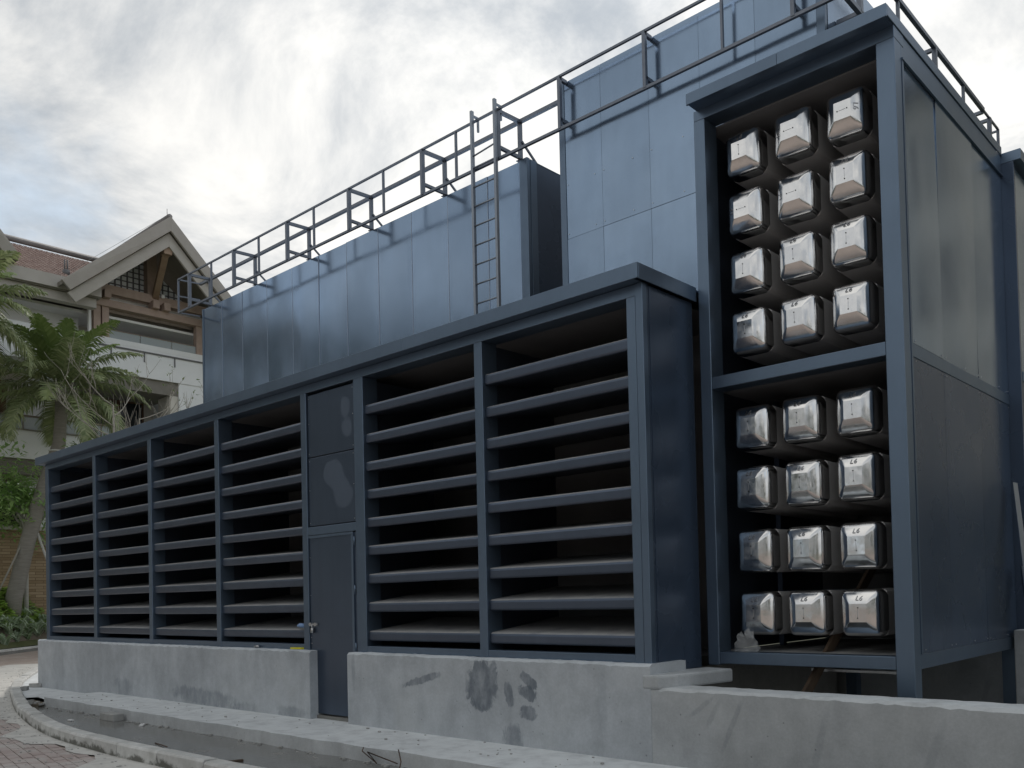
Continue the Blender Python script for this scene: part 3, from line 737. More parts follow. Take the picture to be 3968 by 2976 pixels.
# ================================================================ SMALL ENCLOSURE AT THE RIGHT EDGE
ne = thing('side_enclosure', (15.75, 4.5, .8), 'narrow dark steel enclosure adjoining the tower at the right edge', 'enclosure')
part('front_wall', B(15.50, 15.69, 3.552, 3.60, .90, 5.612), 'dim_steel', ne, .004)
for a, b in ((3.61, 4.5), (4.5, 5.4), (5.4, 6.3), (6.3, 7.2)):
    wall_panel(ne, a+.002, b-.002, 3.5, 5.55, 15.685, .006, name='panel', axis='x'); wall_panel(ne, a+.002, b-.002, .9, 3.4, 15.685, .003, name='panel', mat='dim_steel', axis='x')
part('waist_beam', B(15.64, 15.697, 3.602, 7.2, 3.40, 3.50), 'frame_steel', ne, .004)
part('cornice', B(15.50, 15.76, 3.551, 7.2, 5.613, 5.72), 'frame_steel', ne, .005)
part('core', B(14.2, 15.64, 3.62, 7.2, .9, 5.6), 'dark_interior', ne)

# ================================================================ CATWALK ALONG THE ROOF EDGE
YO, RT, RB = 3.633, 8.947, 8.170
cw = thing('catwalk_railing', (5, YO, 8.17), 'thin steel pipe railing of the catwalk running along the roof edge', 'railing')
part('top_rail', MB().obox((-2.54, YO, RT), (13.95, YO, RT), .032, .032), 'rail_steel', cw)
part('bottom_rail', MB().obox((-2.54, YO, RB), (13.95, YO, RB), .040, .040), 'rail_steel', cw)
part('inner_rail', MB().obox((-2.48, PY+.02, 8.945), (9.45, PY+.02, 8.945), .055, .055), 'rail_steel', cw)
for x in (-1.99, .046, 2.171, 4.28, 6.40, 8.24):
    part('outer_post', MB().obox((x, YO, RB), (x, YO, RT), .065, .055), 'rail_steel', cw)
    part('cross_bar', MB().obox((x, YO+.03, RT-.02), (x, PY, 8.945), .055, .055), 'rail_steel', cw)
    part('cross_bar', MB().obox((x, YO+.03, 8.36), (x, PY, 8.36), .05, .05), 'rail_steel', cw)
    part('inner_post', MB().obox((x, PY+.02, 8.30), (x, PY+.02, 8.92), .06, .055), 'rail_steel', cw)
    part('base_plate', MB().box(x-.07, x+.07, PY-.016, PY+.10, 8.3165, 8.326).box(x-.055, x-.035, PY+.07, PY+.09, 8.326, 8.340).box(x+.035, x+.055, PY+.07, PY+.09, 8.326, 8.340), 'rail_steel', cw)
    part('stay', MB().obox((x+.03, PY+.03, 8.62), (x+.05, PY+.42, 8.30), .03, .03), 'rail_steel', cw)
for x in (-2.54, -.953, 1.076, 3.121, 5.32, 7.26):
    part('slim_post', MB().obox((x, YO, RB), (x, YO, RT), .038, .032), 'rail_steel', cw)
part('end_bar', MB().obox((-2.54, YO, RT), (-2.45, PY, 8.945), .03, .03), 'rail_steel', cw)
part('end_bar', MB().obox((-2.54, YO, RB), (-2.45, PY, RB), .03, .03), 'rail_steel', cw)
part('end_bar', MB().obox((-2.54, YO, 8.56), (-2.45, PY+.0, 8.56), .03, .03), 'rail_steel', cw)
for x in (9.545, 11.10, 13.30):
    part('outer_post', MB().obox((x, YO, RB), (x, YO, RT), .05, .05), 'rail_steel', cw)
    part('wall_bracket', MB().obox((x, YO, RT-.03), (x, TY-.01, RT-.03), .05, .05), 'rail_steel', cw)
    part('wall_bracket', MB().obox((x, YO, RB+.14), (x, TY-.01, RB+.14), .05, .05), 'rail_steel', cw)
for x in (12.32,): part('slim_post', MB().obox((x, YO, RB), (x, YO, RT), .038, .032), 'rail_steel', cw)
XR = 13.93
part('return_rail', MB().obox((XR, YO, RT), (XR, 8.86, RT), .055, .055), 'rail_steel', cw)
part('return_rail', MB().obox((XR, 8.86, RT), (XR, 9.65, RT), .03, .03), 'rail_steel', cw)
part('return_rail', MB().obox((XR, YO, RB), (XR, 9.65, RB), .055, .055), 'rail_steel', cw)
for y in (5.31, 7.88, 9.65): part('slim_post', MB().obox((XR, y, RB), (XR, y, RT), .04, .04), 'rail_steel', cw)
for y in (4.1, 6.66, 9.18):
    part('outer_post', MB().obox((XR, y, RB), (XR, y, RT), .06, .06), 'rail_steel', cw)
    for z in (RT-.03, RB): part('wall_bracket', MB().obox((XR, y, z), (13.64, y, z), .05, .05), 'rail_steel', cw)
part('wall_bracket', MB().obox((XR, 8.86, RT-.03), (13.64, 8.86, RT-.03), .05, .05), 'rail_steel', cw)
part('wall_bracket', MB().obox((XR, 9.65, RT-.03), (13.64, 9.65, RT-.03), .03, .03), 'rail_steel', cw)

# ladder
ld = thing('roof_ladder', (7.98, 3.57, 4.1), 'pale grey steel ladder hooked onto the catwalk railing', 'ladder')
for x in (7.715, 8.24): part('stringer', MB().obox((x, 3.575, 4.12), (x, 3.575, 9.09), .045, .055, (0, 1, 0)), 'ladder_steel', ld, .004)
for k in range(13): part('rung', MB().tube([(7.735, 3.575, 4.45+.31*k), (8.22, 3.575, 4.45+.31*k)], .014, 8), 'ladder_steel', ld)
part('rung', MB().tube([(7.735, 3.575, 8.36), (8.22, 3.575, 8.40)], .013, 8), 'ladder_steel', ld)
for x in (7.715, 8.24): part('hook', MB().obox((x, 3.575, 9.02), (x, 3.72, 9.02), .03, .03).obox((x, 3.705, 9.01), (x, 3.705, 8.80), .03, .03), 'ladder_steel', ld)


# ================================================================ CONCRETE WALLS
def rough_wall(name, x0, x1, y0, y1, z0, z1, mat, label, rag=.010, seed=1):
    """cast wall with a ragged screeded top edge"""
    r = random.Random(seed); m = MB(); n = max(2, int((x1-x0)/.06)); rows = []
    for k in range(n+1):
        x = x0+(x1-x0)*k/n; a = r.uniform(-rag, rag)*.8 + rag*.35*math.sin(x*2.3+seed) + rag*.25*math.sin(x*7.9+2*seed); b = r.uniform(-rag, rag)*.5
        rows.append([(x, y0, z0), (x, y0 + b*.25, z1-.022+a), (x, y0+.022+abs(b), z1+a*.5), (x, y1, z1+b*.5), (x, y1, z0)])
    for q in rows: m.v += q
    for k in range(n):
        for j in range(4): a = k*5+j; m.f.append((a, a+5, a+6, a+1))
    m.f.append((0, 1, 2, 3, 4)); e = n*5; m.f.append((e+4, e+3, e+2, e+1, e))
    return single(name, m, mat, label, 'wall', None, 0, (x0, y0, 0))
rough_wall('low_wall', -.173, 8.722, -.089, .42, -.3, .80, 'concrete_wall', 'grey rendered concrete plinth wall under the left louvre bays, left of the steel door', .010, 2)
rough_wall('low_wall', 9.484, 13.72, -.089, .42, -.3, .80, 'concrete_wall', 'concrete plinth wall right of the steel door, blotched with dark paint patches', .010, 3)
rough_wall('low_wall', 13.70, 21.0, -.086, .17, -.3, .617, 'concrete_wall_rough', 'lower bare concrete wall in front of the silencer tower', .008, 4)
ret = MB(); rr = random.Random(8)
pl = [(13.64, -.098), (13.80, -.10), (13.90, .05), (14.02, .70), (13.73, .74), (13.60, .3)]
ret.extrude([(x, y, .60) for x, y in pl], (0, 0, .115))
single('concrete_step', ret, 'concrete_wall_rough', 'short concrete block stepping down between the two plinth walls beside the tower', 'concrete block', None, .018, (13.75, .2, .60))
rough_wall('foundation_wall', 13.67, 17.2, 3.75, 3.9, -.4, .90, 'concrete_wall_rough', 'shaded concrete foundation wall seen under the silencer tower', .006, 6)
single('concrete_upright', B(15.60, 15.9, 3.30, 3.50, -.3, .93), 'concrete_wall_rough', 'rough concrete upright at the right edge below the side enclosure', 'concrete post', None, .01)
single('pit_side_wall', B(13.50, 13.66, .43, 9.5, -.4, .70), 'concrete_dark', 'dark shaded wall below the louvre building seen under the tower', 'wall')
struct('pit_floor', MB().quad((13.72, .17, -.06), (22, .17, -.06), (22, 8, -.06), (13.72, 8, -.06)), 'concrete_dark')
# door threshold gap
single('door_threshold', B(8.70, 9.50, .0, .4, -.02, .035), 'concrete_dark', 'dark concrete threshold under the steel door', 'threshold')

# ================================================================ SMALL THINGS
m = MB(); m.tube([(8.30, .02, 1.085), (8.36, .02, 1.092), (8.42, .03, 1.088), (8.455, .035, 1.075)], [.012, .028, .026, .012], 10)
single('blue_bottle', m, 'blue_plastic', 'small blue plastic bottle lying on the lowest baffle beside the door', 'bottle')
m = MB(); m.extrude([(8.24, -.05, .806), (8.45, -.03, .806), (8.46, .01, .806), (8.34, .0, .806), (8.26, -.015, .806)], (0, 0, .022))
single('yellow_scrap', m, 'yellow_plastic', 'bright yellow plastic scrap on the wall top left of the door', 'scrap', None, .003)
single('bolt', MB().tube([(7.37, -.03, .82), (7.47, -.03, .824)], .014, 8), 'galvanised', 'small pale pipe end lying on the plinth wall top', 'bolt')
# crumpled clear plastic bag
m = MB(); m.sm = False; rb = random.Random(4); nu, nv = 14, 9
for j in range(nv+1):
    for i in range(nu):
        th = 2*math.pi*i/nu; ph = math.pi*.5*j/nv; rr_ = 1+rb.uniform(-.22, .22)
        m.v.append((14.07+.115*math.cos(th)*math.cos(ph)*rr_, .86+.05*math.sin(th)*math.cos(ph)*rr_, .85+.17*math.sin(ph)*rr_))
for j in range(nv):
    for i in range(nu): a = j*nu+i; b = j*nu+(i+1) % nu; m.f.append((a, b, b+nu, a+nu))
single('plastic_bag', m, 'plastic_clear', 'crumpled clear plastic bag at the bottom left inside the tower', 'bag')
single('timber_plank', MB().obox((14.55, .45, .10), (14.90, 1.9, 1.75), .10, .03, (1, 0, 0)), 'plank_wood', 'dark wooden plank leaning behind the bottom beam of the tower', 'plank')
single('leaning_sheet', MB().extrude([(15.66, 3.25, 2.36), (15.665, 3.22, 2.36), (15.98, 2.6, .6), (15.96, 2.6, .6)], (.012, .10, 0)), 'ladder_steel', 'pale metal sheet edge leaning at the right edge of the picture', 'metal sheet')
single('leaning_board', MB().extrude([(15.68, 3.3, 1.55), (15.70, 3.28, 1.55), (15.95, 2.8, .35), (15.9, 2.8, .35)], (.012, .14, 0)), 'dim_steel', 'dark short board leaning below the pale sheet at the right edge', 'board')
def scrap(name, x, y, z, sx, sy, sz, rz, mat, label, cat, grp=None, tilt=(0, 0)):
    o = single(name, B(-sx/2, sx/2, -sy/2, sy/2, 0, sz), mat, label, cat, grp, min(sx, sy, sz)*.12, (0, 0, 0)); o.location = (x, y, z); o.rotation_euler = (tilt[0], tilt[1], rz); return o
scrap('concrete_block', 5.42, -1.0, -.14, .42, .14, .10, .02, 'brick_grey', 'grey block half sunk in the ditch water against the apron', 'block')
scrap('loose_brick', -.12, -.12, -.055, .30, .10, .07, .35, 'brick_grey', 'loose grey brick beside the left end of the plinth wall', 'brick')
scrap('loose_brick', .33, -.46, -.055, .20, .10, .07, -.5, 'brick_grey', 'loose grey brick touching the inner face of the kerb', 'brick')
rd = random.Random(17)
stones = MB()
for k in range(170):
    x = rd.uniform(2.4, 12.5); y = -.92 - abs(rd.gauss(0, .035)); r_ = rd.uniform(.006, .026); z = -.132
    if k > 120: x = rd.uniform(1.9, 2.7); y = rd.uniform(-1.05, -.85); z = -.10; r_ = rd.uniform(.01, .035)
    stones.extrude([(x+r_*math.cos(a)*rd.uniform(.7, 1.2), y+r_*math.sin(a)*rd.uniform(.7, 1.2), z-.01) for a in (0, 1.1, 2.2, 3.3, 4.4, 5.4)], (rd.uniform(-.006, .006), rd.uniform(-.006, .006), r_*.9))
o = struct('ditch_rubble', stones, 'brick_grey', kind='stuff')
dust = MB()
for k in range(90):
    x = rd.uniform(.2, 13.4); y = rd.uniform(-.86, -.12); r_ = rd.uniform(.004, .014) * (1.6 if rd.random() < .08 else 1)
    if x < 2.6: continue
    dust.extrude([(x+r_*math.cos(a), y+r_*math.sin(a)*rd.uniform(.6, 1.1), .0) for a in (0, 1.3, 2.6, 3.9, 5.2)], (0, 0, r_*.7))
for k in range(420):
    i = rd.randrange(20, len(kp)-60); n = knormal(i); p = kp[i]-n*(abs(rd.gauss(0, .35))+.02); r_ = rd.uniform(.004, .015)
    dust.extrude([(p.x+r_*math.cos(a)*1.4, p.y+r_*math.sin(a)*rd.uniform(.6, 1.1), -.134) for a in (0, 1.3, 2.6, 3.9, 5.2)], (0, 0, r_*.6))
struct('apron_grit', dust, 'brick_grey', kind='stuff')
for k, (p, lab) in enumerate((([(10.97, -.93, .0), (11.02, -.98, -.02), (11.30, -1.02, -.10), (11.06, -.95, -.03), (11.6, -1.02, -.07)], 'bent rusty rebar wire lying over the apron edge'), ([(11.66, -1.05, -.13), (11.6, -.98, -.06), (11.5, -.93, .03)], 'short straight rusty rebar stub beside the bent wire'), ([(8.0, -1.55, -.13), (8.45, -1.62, -.12)], 'thin dark stick floating in the ditch water'))):
    single('rebar_wire' if k < 2 else 'stick', MB().tube(p, .0055, 6), 'rust', lab, 'wire' if k < 2 else 'stick')
for k, (x, y) in enumerate(((5.0, -1.35), (9.9, -1.62), (6.4, -1.02))):
    scrap('litter', x, y, -.134, .10+.03*(k % 3), .05, .02, k*1.3, 'white_cable' if k % 2 == 0 else 'plank_wood', ('white scrap floating in the ditch near the half sunk block', 'brown splinter near the right end of the ditch water', 'white scrap against the foot of the apron')[k], 'litter', 'litter in the ditch')

# ================================================================ HOTEL BEHIND (front faces +x, runs along y)
HX = -20.0
ht = thing('hotel', (HX, 9, 1.5), 'white hotel with timber gable, tiled roof and glass balconies beyond the plant', 'building')
def hb(name, y0, y1, z0, z1, d0, d1, mat, parent=None, bev=0):     # d: distance in front (+) / behind (-) of the facade plane
    return part(name, B(HX+d0, HX+d1, y0, y1, z0, z1), mat, parent or ht, bev)
hb('podium_wall', -8, 26, -.2, 4.35, -1.2, -.6, 'stacked_stone')
hb('podium_coping', -8, 26, 4.35, 4.50, -1.2, -.54, 'fascia_grey')
hb('recess_wall', -8, 26, 4.5, 6.4, -3.2, -3.0, 'glass_dark')
for y in (-3.5, 1.6, 6.15, 14, 20): hb('pier', y, y+.85, 4.5, 6.42, -1.6, -.75, 'white_render')
hb('soffit_band', -8, 26, 6.42, 7.02, -3.0, -.12, 'soffit_brown')
hb('slab_band', -8, 26, 7.02, 8.09, -3.0, .0, 'white_render')
# first floor: white wall with two balcony openings
hb('wall', 6.50, 7.20, 8.09, 12.05, -2.6, -.06, 'white_render')
hb('wall', 11.65, 26, 8.09, 11.0, -2.6, -.02, 'white_render')
hb('wall', -8, 26, 10.85, 12.22, -2.6, .02, 'white_render')
hb('opening_head', 7.2, 11.65, 10.28, 10.85, -2.6, -.10, 'soffit_brown')
hb('sloped_lining', 11.3, 11.64, 8.1, 10.28, -1.2, -.10, 'beige_wall')
hb('balcony_back', -8, 11.7, 8.09, 10.85, -2.7, -2.5, 'beige_wall')
for y0, y1 in ((2.8, 3.9), (4.2, 5.3), (8.9, 10.0), (10.1, 11.2)):
    f = hb('balcony_door', y0, y1, 8.1, 10.3, -2.5, -2.42, 'timber_dark'); hb('pane', y0+.1, y1-.1, 8.3, 10.2, -2.42, -2.40, 'glass_dark', f)
hb('curtain', 5.3, 5.9, 8.1, 10.4, -2.4, -2.3, 'timber_dark')
for y0, y1 in ((-2.0, 6.50), (7.25, 11.6)):
    hb('balcony_kerb', y0, y1, 8.09, 8.14, -.3, .06, 'soffit_brown')
    hb('handrail', y0, y1, 8.63, 8.69, -.12, -.04, 'handrail')
    y = y0
    while y < y1-.3:
        e = min(y+1.3, y1); hb('glass_pane', y+.02, e-.02, 8.15, 8.62, -.09, -.075, 'glass_rail'); hb('baluster', e-.015, e+.015, 8.14, 8.63, -.10, -.06, 'handrail'); y = e
hb('drip_rail', 8.45, 26, 11.88, 11.94, .02, .07, 'lattice_dark')
for y in (7.5, 8.9, 10.2, 11.45, 12.7, 14): hb('drip_bar', y, y+.04, 11.50, 11.88, .02, .06, 'lattice_dark')
# loggia under the gable
hb('loggia_floor', 8.2, 15, 12.05, 12.25, -2.6, .03, 'white_render')
hb('loggia_back', 2, 15, 12.2, 14.0, -2.5, -2.3, 'beige_wall')
hb('loggia_ceiling', 2, 15, 13.15, 13.25, -2.3, -.35, 'loggia_white')
hb('loggia_door', 10.15, 12.3, 12.25, 13.1, -2.3, -2.22, 'timber_brown')
hb('loggia_door_leaf', 10.75, 11.7, 12.25, 13.05, -2.22, -2.18, 'timber_dark')
hb('side_wall', -8, 8.15, 12.2, 13.2, -2.2, -1.2, 'loggia_white')
hb('down_pipe', 8.12, 8.22, 12.2, 13.55, -.2, -.05, 'loggia_white')
for y0, y1 in ((8.30, 8.56), (8.62, 8.88)): hb('column', y0, y1, 12.2, 13.52, -.30, -.02, 'timber_pink')
hb('column', 12.45, 12.75, 12.2, 13.5, -.3, -.02, 'timber_pink')
hb('glass_pane', 8.9, 10.1, 12.26, 12.60, -.12, -.10, 'glass_rail'); hb('glass_pane', 10.13, 11.4, 12.26, 12.60, -.12, -.10, 'glass_rail'); hb('glass_pane', 11.43, 12.7, 12.26, 12.60, -.12, -.10, 'glass_rail')
hb('handrail', 8.9, 12.7, 12.60, 12.635, -.13, -.09, 'handrail')
hb('lower_beam', 8.15, 15, 13.50, 13.80, -.35, .06, 'timber_pink', None, .01)
hb('gap_infill', 8.9, 15, 13.80, 14.06, -.6, -.4, 'loggia_white')
hb('upper_beam', 8.35, 15, 14.06, 14.42, -.30, .02, 'timber_pink', None, .01)
for y0 in (8.60, 10.5, 10.95): hb('corbel', y0, y0+.26, 13.80, 14.12, -.2, .30, 'timber_pink', None, .01)
# gable lattice
GA = (10.31, 16.97)                                     # apex (y, z)
sl_ = (16.97-13.70)/(10.31-6.64)
def roof_z(y): return GA[1]-.35 - abs(y-GA[0])*sl_
lat = hb('gable_glazing', 8.55, 15.0, 14.42, 14.44, -.5, -.45, 'lattice_dark')
def pane_poly(y0, y1, zlo, off, mat, name):
    zt0, zt1 = roof_z(y0)-.5, roof_z(y1)-.5
    if max(zt0, zt1) < zlo+.05: return
    p = [(HX+off, y0, zlo), (HX+off, y1, zlo)]
    if zt1 > zlo: p.append((HX+off, y1, zt1))
    if zt0 > zlo: p.append((HX+off, y0, zt0))
    if len(p) >= 3: part(name, MB().extrude(p, (-.03, 0, 0)), mat, lat)
y = 8.55
while y < 12.7:
    pane_poly(y, y+.22, 14.44, -.42, 'lattice_pane_sky', 'pane'); y += .24
y = 8.55
while y < 12.8:
    zt = roof_z(y)-.5
    if zt > 14.5: part('mullion', B(HX-.42, HX-.36, y-.018, y+.018, 14.44, zt), 'lattice_dark', lat)
    y += .24
z = 14.64
while z < 16.0:
    dy = (GA[1]-.85-z)/sl_; part('transom', B(HX-.41, HX-.365, GA[0]-dy, GA[0]+dy, z-.016, z+.016), 'lattice_dark', lat); z += .22
hb('king_post', 10.42, 10.80, 14.42, 16.2, -.45, -.05, 'timber_pink')
part('king_strut', MB().obox((HX-.05, 10.72, 14.35), (HX+1.92, 10.30, 15.62), .24, .24), 'timber_brown', ht, .01)
part('king_block', B(HX+1.75, HX+2.15, 10.15, 10.47, 15.50, 15.86), 'timber_brown', ht, .01)
part('wall_lamp', B(HX+.0, HX+.12, 10.92, 11.05, 14.35, 14.50), 'loggia_white', ht)
# gable roof: two slopes with prow barge boards
def barge(y1, z1, top, wdt, xa, xe, mat, name):
    """one barge board from the apex down to (y1, z1); the apex leans out"""
    ay, az = GA[0], GA[1]-top; d = Vector((0, y1-ay, z1-top-az)).normalized(); n = Vector((0, -d.z, d.y)); n = n if n.z < 0 else -n
    ey, ez = y1, z1-top
    k = wdt/abs(n.z)
    m = MB(); m.extrude([(xa, ay, az), (xe, ey, ez), (xe, ey + n.y*wdt, ez + n.z*wdt), (xa, ay, az-k)], (-.12, 0, 0))
    return part(name, m, mat, ht, .01)
for ye in (6.64, 15.2):
    ze = GA[1]-abs(ye-GA[0])*sl_
    barge(ye, ze, 0, .44, HX+2.42, HX+1.5, 'barge_grey', 'barge_board')
    barge(GA[0]+(ye-GA[0])*.93, GA[1]-abs(ye-GA[0])*.93*sl_, .62, .42, HX+2.24, HX+1.32, 'fascia_grey', 'inner_barge_board')
    m = MB(); m.extrude([(HX+2.3, GA[0], GA[1]-.02), (HX+1.4, ye, ze-.02), (HX-9, ye, ze-.02), (HX-9, GA[0], GA[1]-.02)], (0, 0, -.16)); part('gable_roof_slope', m, 'soffit_brown', ht)
part('ridge_cap', MB().tube([(HX+2.35, GA[0], GA[1]+.02), (HX-9, GA[0], GA[1]+.02)], .10, 8), 'ridge_grey', ht)
part('lightning_rod', MB().tube([(HX+2.2, GA[0]-.05, GA[1]), (HX+2.2, GA[0]-.05, GA[1]+.35)], .012, 6), 'ridge_grey', ht)
cable = MB()
pp = [(HX+2.2-.6*k/8, GA[0]-(GA[0]-6.9)*k/8, GA[1]+.13-(GA[0]-6.9)*k/8*sl_) for k in range(9)]
part('roof_cable', cable.tube(pp, .006, 5), 'ridge_grey', ht)
# main roof left of the gable: tiles on the slope facing the road
EZ, RZ, EX, RX = 13.95, 16.55, HX+1.0, HX-4.0
part('roof_deck', MB().extrude([(EX, -8, EZ-.05), (RX, -8, RZ-.05), (RX, 9.7, RZ-.05), (EX, 6.8, EZ-.05)], (0, 0, -.12)), 'soffit_brown', ht)
tl = MB(); rows, cols_ = 26, 60
for r_ in range(rows):
    for c in range(cols_):
        y0 = -2.0 + c*.20; 
        if y0 > 9.7 or (y0 > 6.3 and EZ+(RZ-EZ)*r_/rows < GA[1]-abs(y0-GA[0])*sl_-.1): continue
        f0, f1 = r_/rows, (r_+1.15)/rows
        for s0, s1, h0, h1 in ((0, .05, 0, .05), (.05, .13, .05, .05), (.13, .20, .05, 0)):
            x0, z0 = EX+(RX-EX)*f0, EZ+(RZ-EZ)*f0; x1, z1 = EX+(RX-EX)*min(f1, 1), EZ+(RZ-EZ)*min(f1, 1)
            tl.quad((x0, y0+s0, z0+h0+.035), (x0, y0+s1, z0+h1+.035), (x1, y0+s1, z1+h1), (x1, y0+s0, z1+h0))
        tl.quad((x0, y0, z0-.02), (x0, y0+.2, z0-.02), (x0, y0+.13, z0+.085), (x0, y0+.05, z0+.085))
o = part('roof_tiles', tl, 'roof_tile', ht); o['kind'] = 'stuff'
part('ridge_cap', MB().tube([(RX, -8, RZ+.22), (RX, 10.2, RZ+.22)], .13, 8), 'ridge_grey', ht)
hb('eave_fascia', -8, 8.2, 13.50, 13.98, .95, 1.05, 'fascia_grey'); hb('eave_beam', -8, 8.1, 13.10, 13.50, .4, .8, 'fascia_grey'); hb('eave_soffit', -8, 8.2, 13.45, 13.50, -1.2, .95, 'soffit_brown')
part('roof_vent', MB().box(HX+.35, HX+.55, 7.05, 7.25, 14.2, 14.45).tube([(HX+.45, 7.10, 14.4), (HX+.45, 7.10, 14.85)], .03, 6).tube([(HX+.45, 7.2, 14.4), (HX+.45, 7.2, 14.85)], .03, 6), 'lattice_dark', ht)
for sg in (-1, 1):
    m = MB(); m.extrude([(HX+2.28, 2.6, 16.98), (HX+1.38, 2.6+2.65*sg, 14.23), (HX-8, 2.6+2.65*sg, 14.23), (HX-8, 2.6, 16.98)], (0, 0, -.16)); part('gable_roof_slope', m, 'soffit_brown', ht)
m = MB(); m.extrude([(HX+.2, .2, 14.1), (HX+.2, 5.0, 14.1), (HX+.2, 2.6, 16.6)], (-.1, 0, 0)); part('gable_infill', m, 'timber_pink', ht)
m = MB(); m.extrude([(HX+2.4, 2.6, 17.0), (HX+1.5, -.05, 14.25), (HX+1.5, .25, 13.95), (HX+2.4, 2.6, 16.4)], (-.12, 0, 0)); part('barge_board', m, 'barge_grey', ht)
m = MB(); m.extrude([(HX+2.4, 2.6, 17.0), (HX+1.5, 5.25, 14.25), (HX+1.5, 4.95, 13.95), (HX+2.4, 2.6, 16.4)], (-.12, 0, 0)); part('barge_board', m, 'barge_grey', ht)
hb('end_wall', 14.8, 26, 11, 15, -8, -.4, 'white_render')

# ================================================================ VEGETATION
def frond(mb, base, az, el, length, droop, rng, leaf=.55, n=52, fold=.5):
    """curved rachis with paired drooping leaflets"""
    d = Vector((math.cos(az), math.sin(az), 0)); pts = []; p = Vector(base); e = el; st = length/14
    for k in range(15):
        pts.append(p.copy()); p = p + (d*math.cos(e) + Vector((0, 0, 1))*math.sin(e))*st; e -= droop*(.4+1.2*k/14)/14
    for k in range(14):      # rachis as a flat ribbon pair
        a, b = pts[k], pts[k+1]; w0, w1 = .035*(1-k/16), .035*(1-(k+1)/16); s = d.cross(Vector((0, 0, 1))).normalized()
        mb.quad(a-s*w0, b-s*w1, b+s*w1, a+s*w0)
    side = d.cross(Vector((0, 0, 1))).normalized()
    for k in range(n):
        t = .13+.87*k/n; q = t*13.99; i = int(q); f = q-i; c = pts[i]*(1-f)+pts[i+1]*f; tang = (pts[i+1]-pts[i]).normalized()
        nrm = side.cross(tang).normalized()
        ln = leaf*(math.sin(math.pi*min(1, .18+t*.80))**.7)*rng.uniform(.85, 1.1)
        for s in (-1, 1):
            dirv = (side*s*.82 + tang*.62 + nrm*fold*rng.uniform(.0, .5) + Vector((rng.uniform(-.08, .08),)*3)).normalized()
            m1 = c + dirv*ln*.55; m2 = c + dirv*ln - Vector((0, 0, 1))*ln*rng.uniform(.18, .55)
            wv = tang*.027
            mb.quad(c-wv, m1-wv*1.3, m1+wv*1.3, c+wv); mb.quad(m1-wv*1.3, m2-wv*.1, m2+wv*.1, m1+wv*1.3)
def palm(loc, path, r0, r1, crown, nf, length, label, seed, extra=None, leaf=.72):
    rng = random.Random(seed); t = thing('palm_tree', loc, label, 'palm tree', 'palm trees by the hotel')
    part('trunk', MB().tube(path, [r0+(r1-r0)*k/(len(path)-1)*1.0 + (.03 if k == 0 else 0) for k in range(len(path))], 12), 'palm_bark', t)
    m = MB(); m.tube([crown+Vector((0, 0, -.55)), crown+Vector((0, 0, -.1)), crown+Vector((0, 0, .35))], [r1*.95, r1*1.25, r1*.5], 10); part('crown_shaft', m, 'palm_bark', t)
    for k in range(nf):
        az = k*2.39996 + rng.uniform(-.25, .25); lev = k/nf
        el = 1.42 - 1.75*lev + rng.uniform(-.12, .12); dr = .65 + 1.25*lev*rng.uniform(.8, 1.2)
        mb = MB(); frond(mb, crown + Vector((math.cos(az)*.08, math.sin(az)*.08, .25-.4*lev)), az, el, length*rng.uniform(.85, 1.08)*(.8 if lev < .12 else 1), dr, rng, leaf)
        part('frond', mb, 'palm_leaf_young' if lev < .3 else 'palm_leaf', t)
    return t
pth = [Vector(q) for q in ((-18.9, 4.95, .7), (-18.8, 5.08, 1.8), (-18.4, 5.33, 3.5), (-18.1, 5.66, 5.15), (-17.8, 5.97, 6.45), (-17.6, 6.18, 7.3), (-17.5, 6.22, 8.3), (-17.5, 6.22, 8.95))]
p1 = palm((-18.9, 4.95, .7), pth, .29, .185, Vector((-17.5, 6.22, 9.25)), 36, 3.1, 'coconut palm with a leaning grey trunk, full crown in front of the hotel', 11)
part('trunk_band', MB().tube([(-17.66+.25*math.cos(a), 6.12+.25*math.sin(a), 7.05) for a in [k*.5236 for k in range(13)]], .025, 6), 'white_cable', p1)
pth2 = [Vector(q) for q in ((-15.5, 1.5, .8), (-15.5, 1.9, 4), (-15.6, 2.3, 8), (-15.7, 2.55, 10.6))]
palm((-15.5, 1.5, .8), pth2, .26, .17, Vector((-15.7, 2.6, 10.9)), 26, 2.9, 'second coconut palm, only its fronds reaching in at the left edge', 23)
# stakes propping the leaning palm
for k, (a, b, lab) in enumerate((((-18.2, 5.62, 4.15), (-17.9, 6.55, .9), 'pale bamboo prop standing right of the leaning palm trunk'), ((-18.3, 5.65, 4.2), (-19.2, 7.3, 1.5), 'thin dark prop behind the pale bamboo prop of the palm'), ((-18.3, 5.35, 4.1), (-18.2, 4.1, 1.2), 'dark wooden prop left of the leaning palm trunk'))):
    single('palm_prop', MB().tube([a, b], .045 if k == 0 else .03, 8), 'pale_bark' if k == 0 else 'twig_bark', lab, 'prop', 'props of the leaning palm')
def limb(mb, p, d, ln, r, depth, rng, tips, gnarl=.35, up_=.12):
    pts = [p]; q = p; dd = d.normalized(); n = 4
    for k in range(n):
        dd = (dd + Vector((rng.uniform(-1, 1), rng.uniform(-1, 1), rng.uniform(-.6, 1)))*gnarl*.5 + Vector((0, 0, up_))).normalized(); q = q + dd*ln/n; pts.append(q)
    mb.tube(pts, [r*(1-.45*k/n) for k in range(n+1)], 6 if r < .03 else 8); tips.append((q, dd, depth))
    if depth > 0:
        for k in range(rng.choice((2, 3))):
            j = rng.choice((2, 3, 4)); s = pts[j]; nd_ = (dd + Vector((rng.uniform(-1, 1), rng.uniform(-1, 1), rng.uniform(-.2, .8)))*.95).normalized()
            limb(mb, s, nd_, ln*rng.uniform(.6, .85), r*.55, depth-1, rng, tips, gnarl, up_)
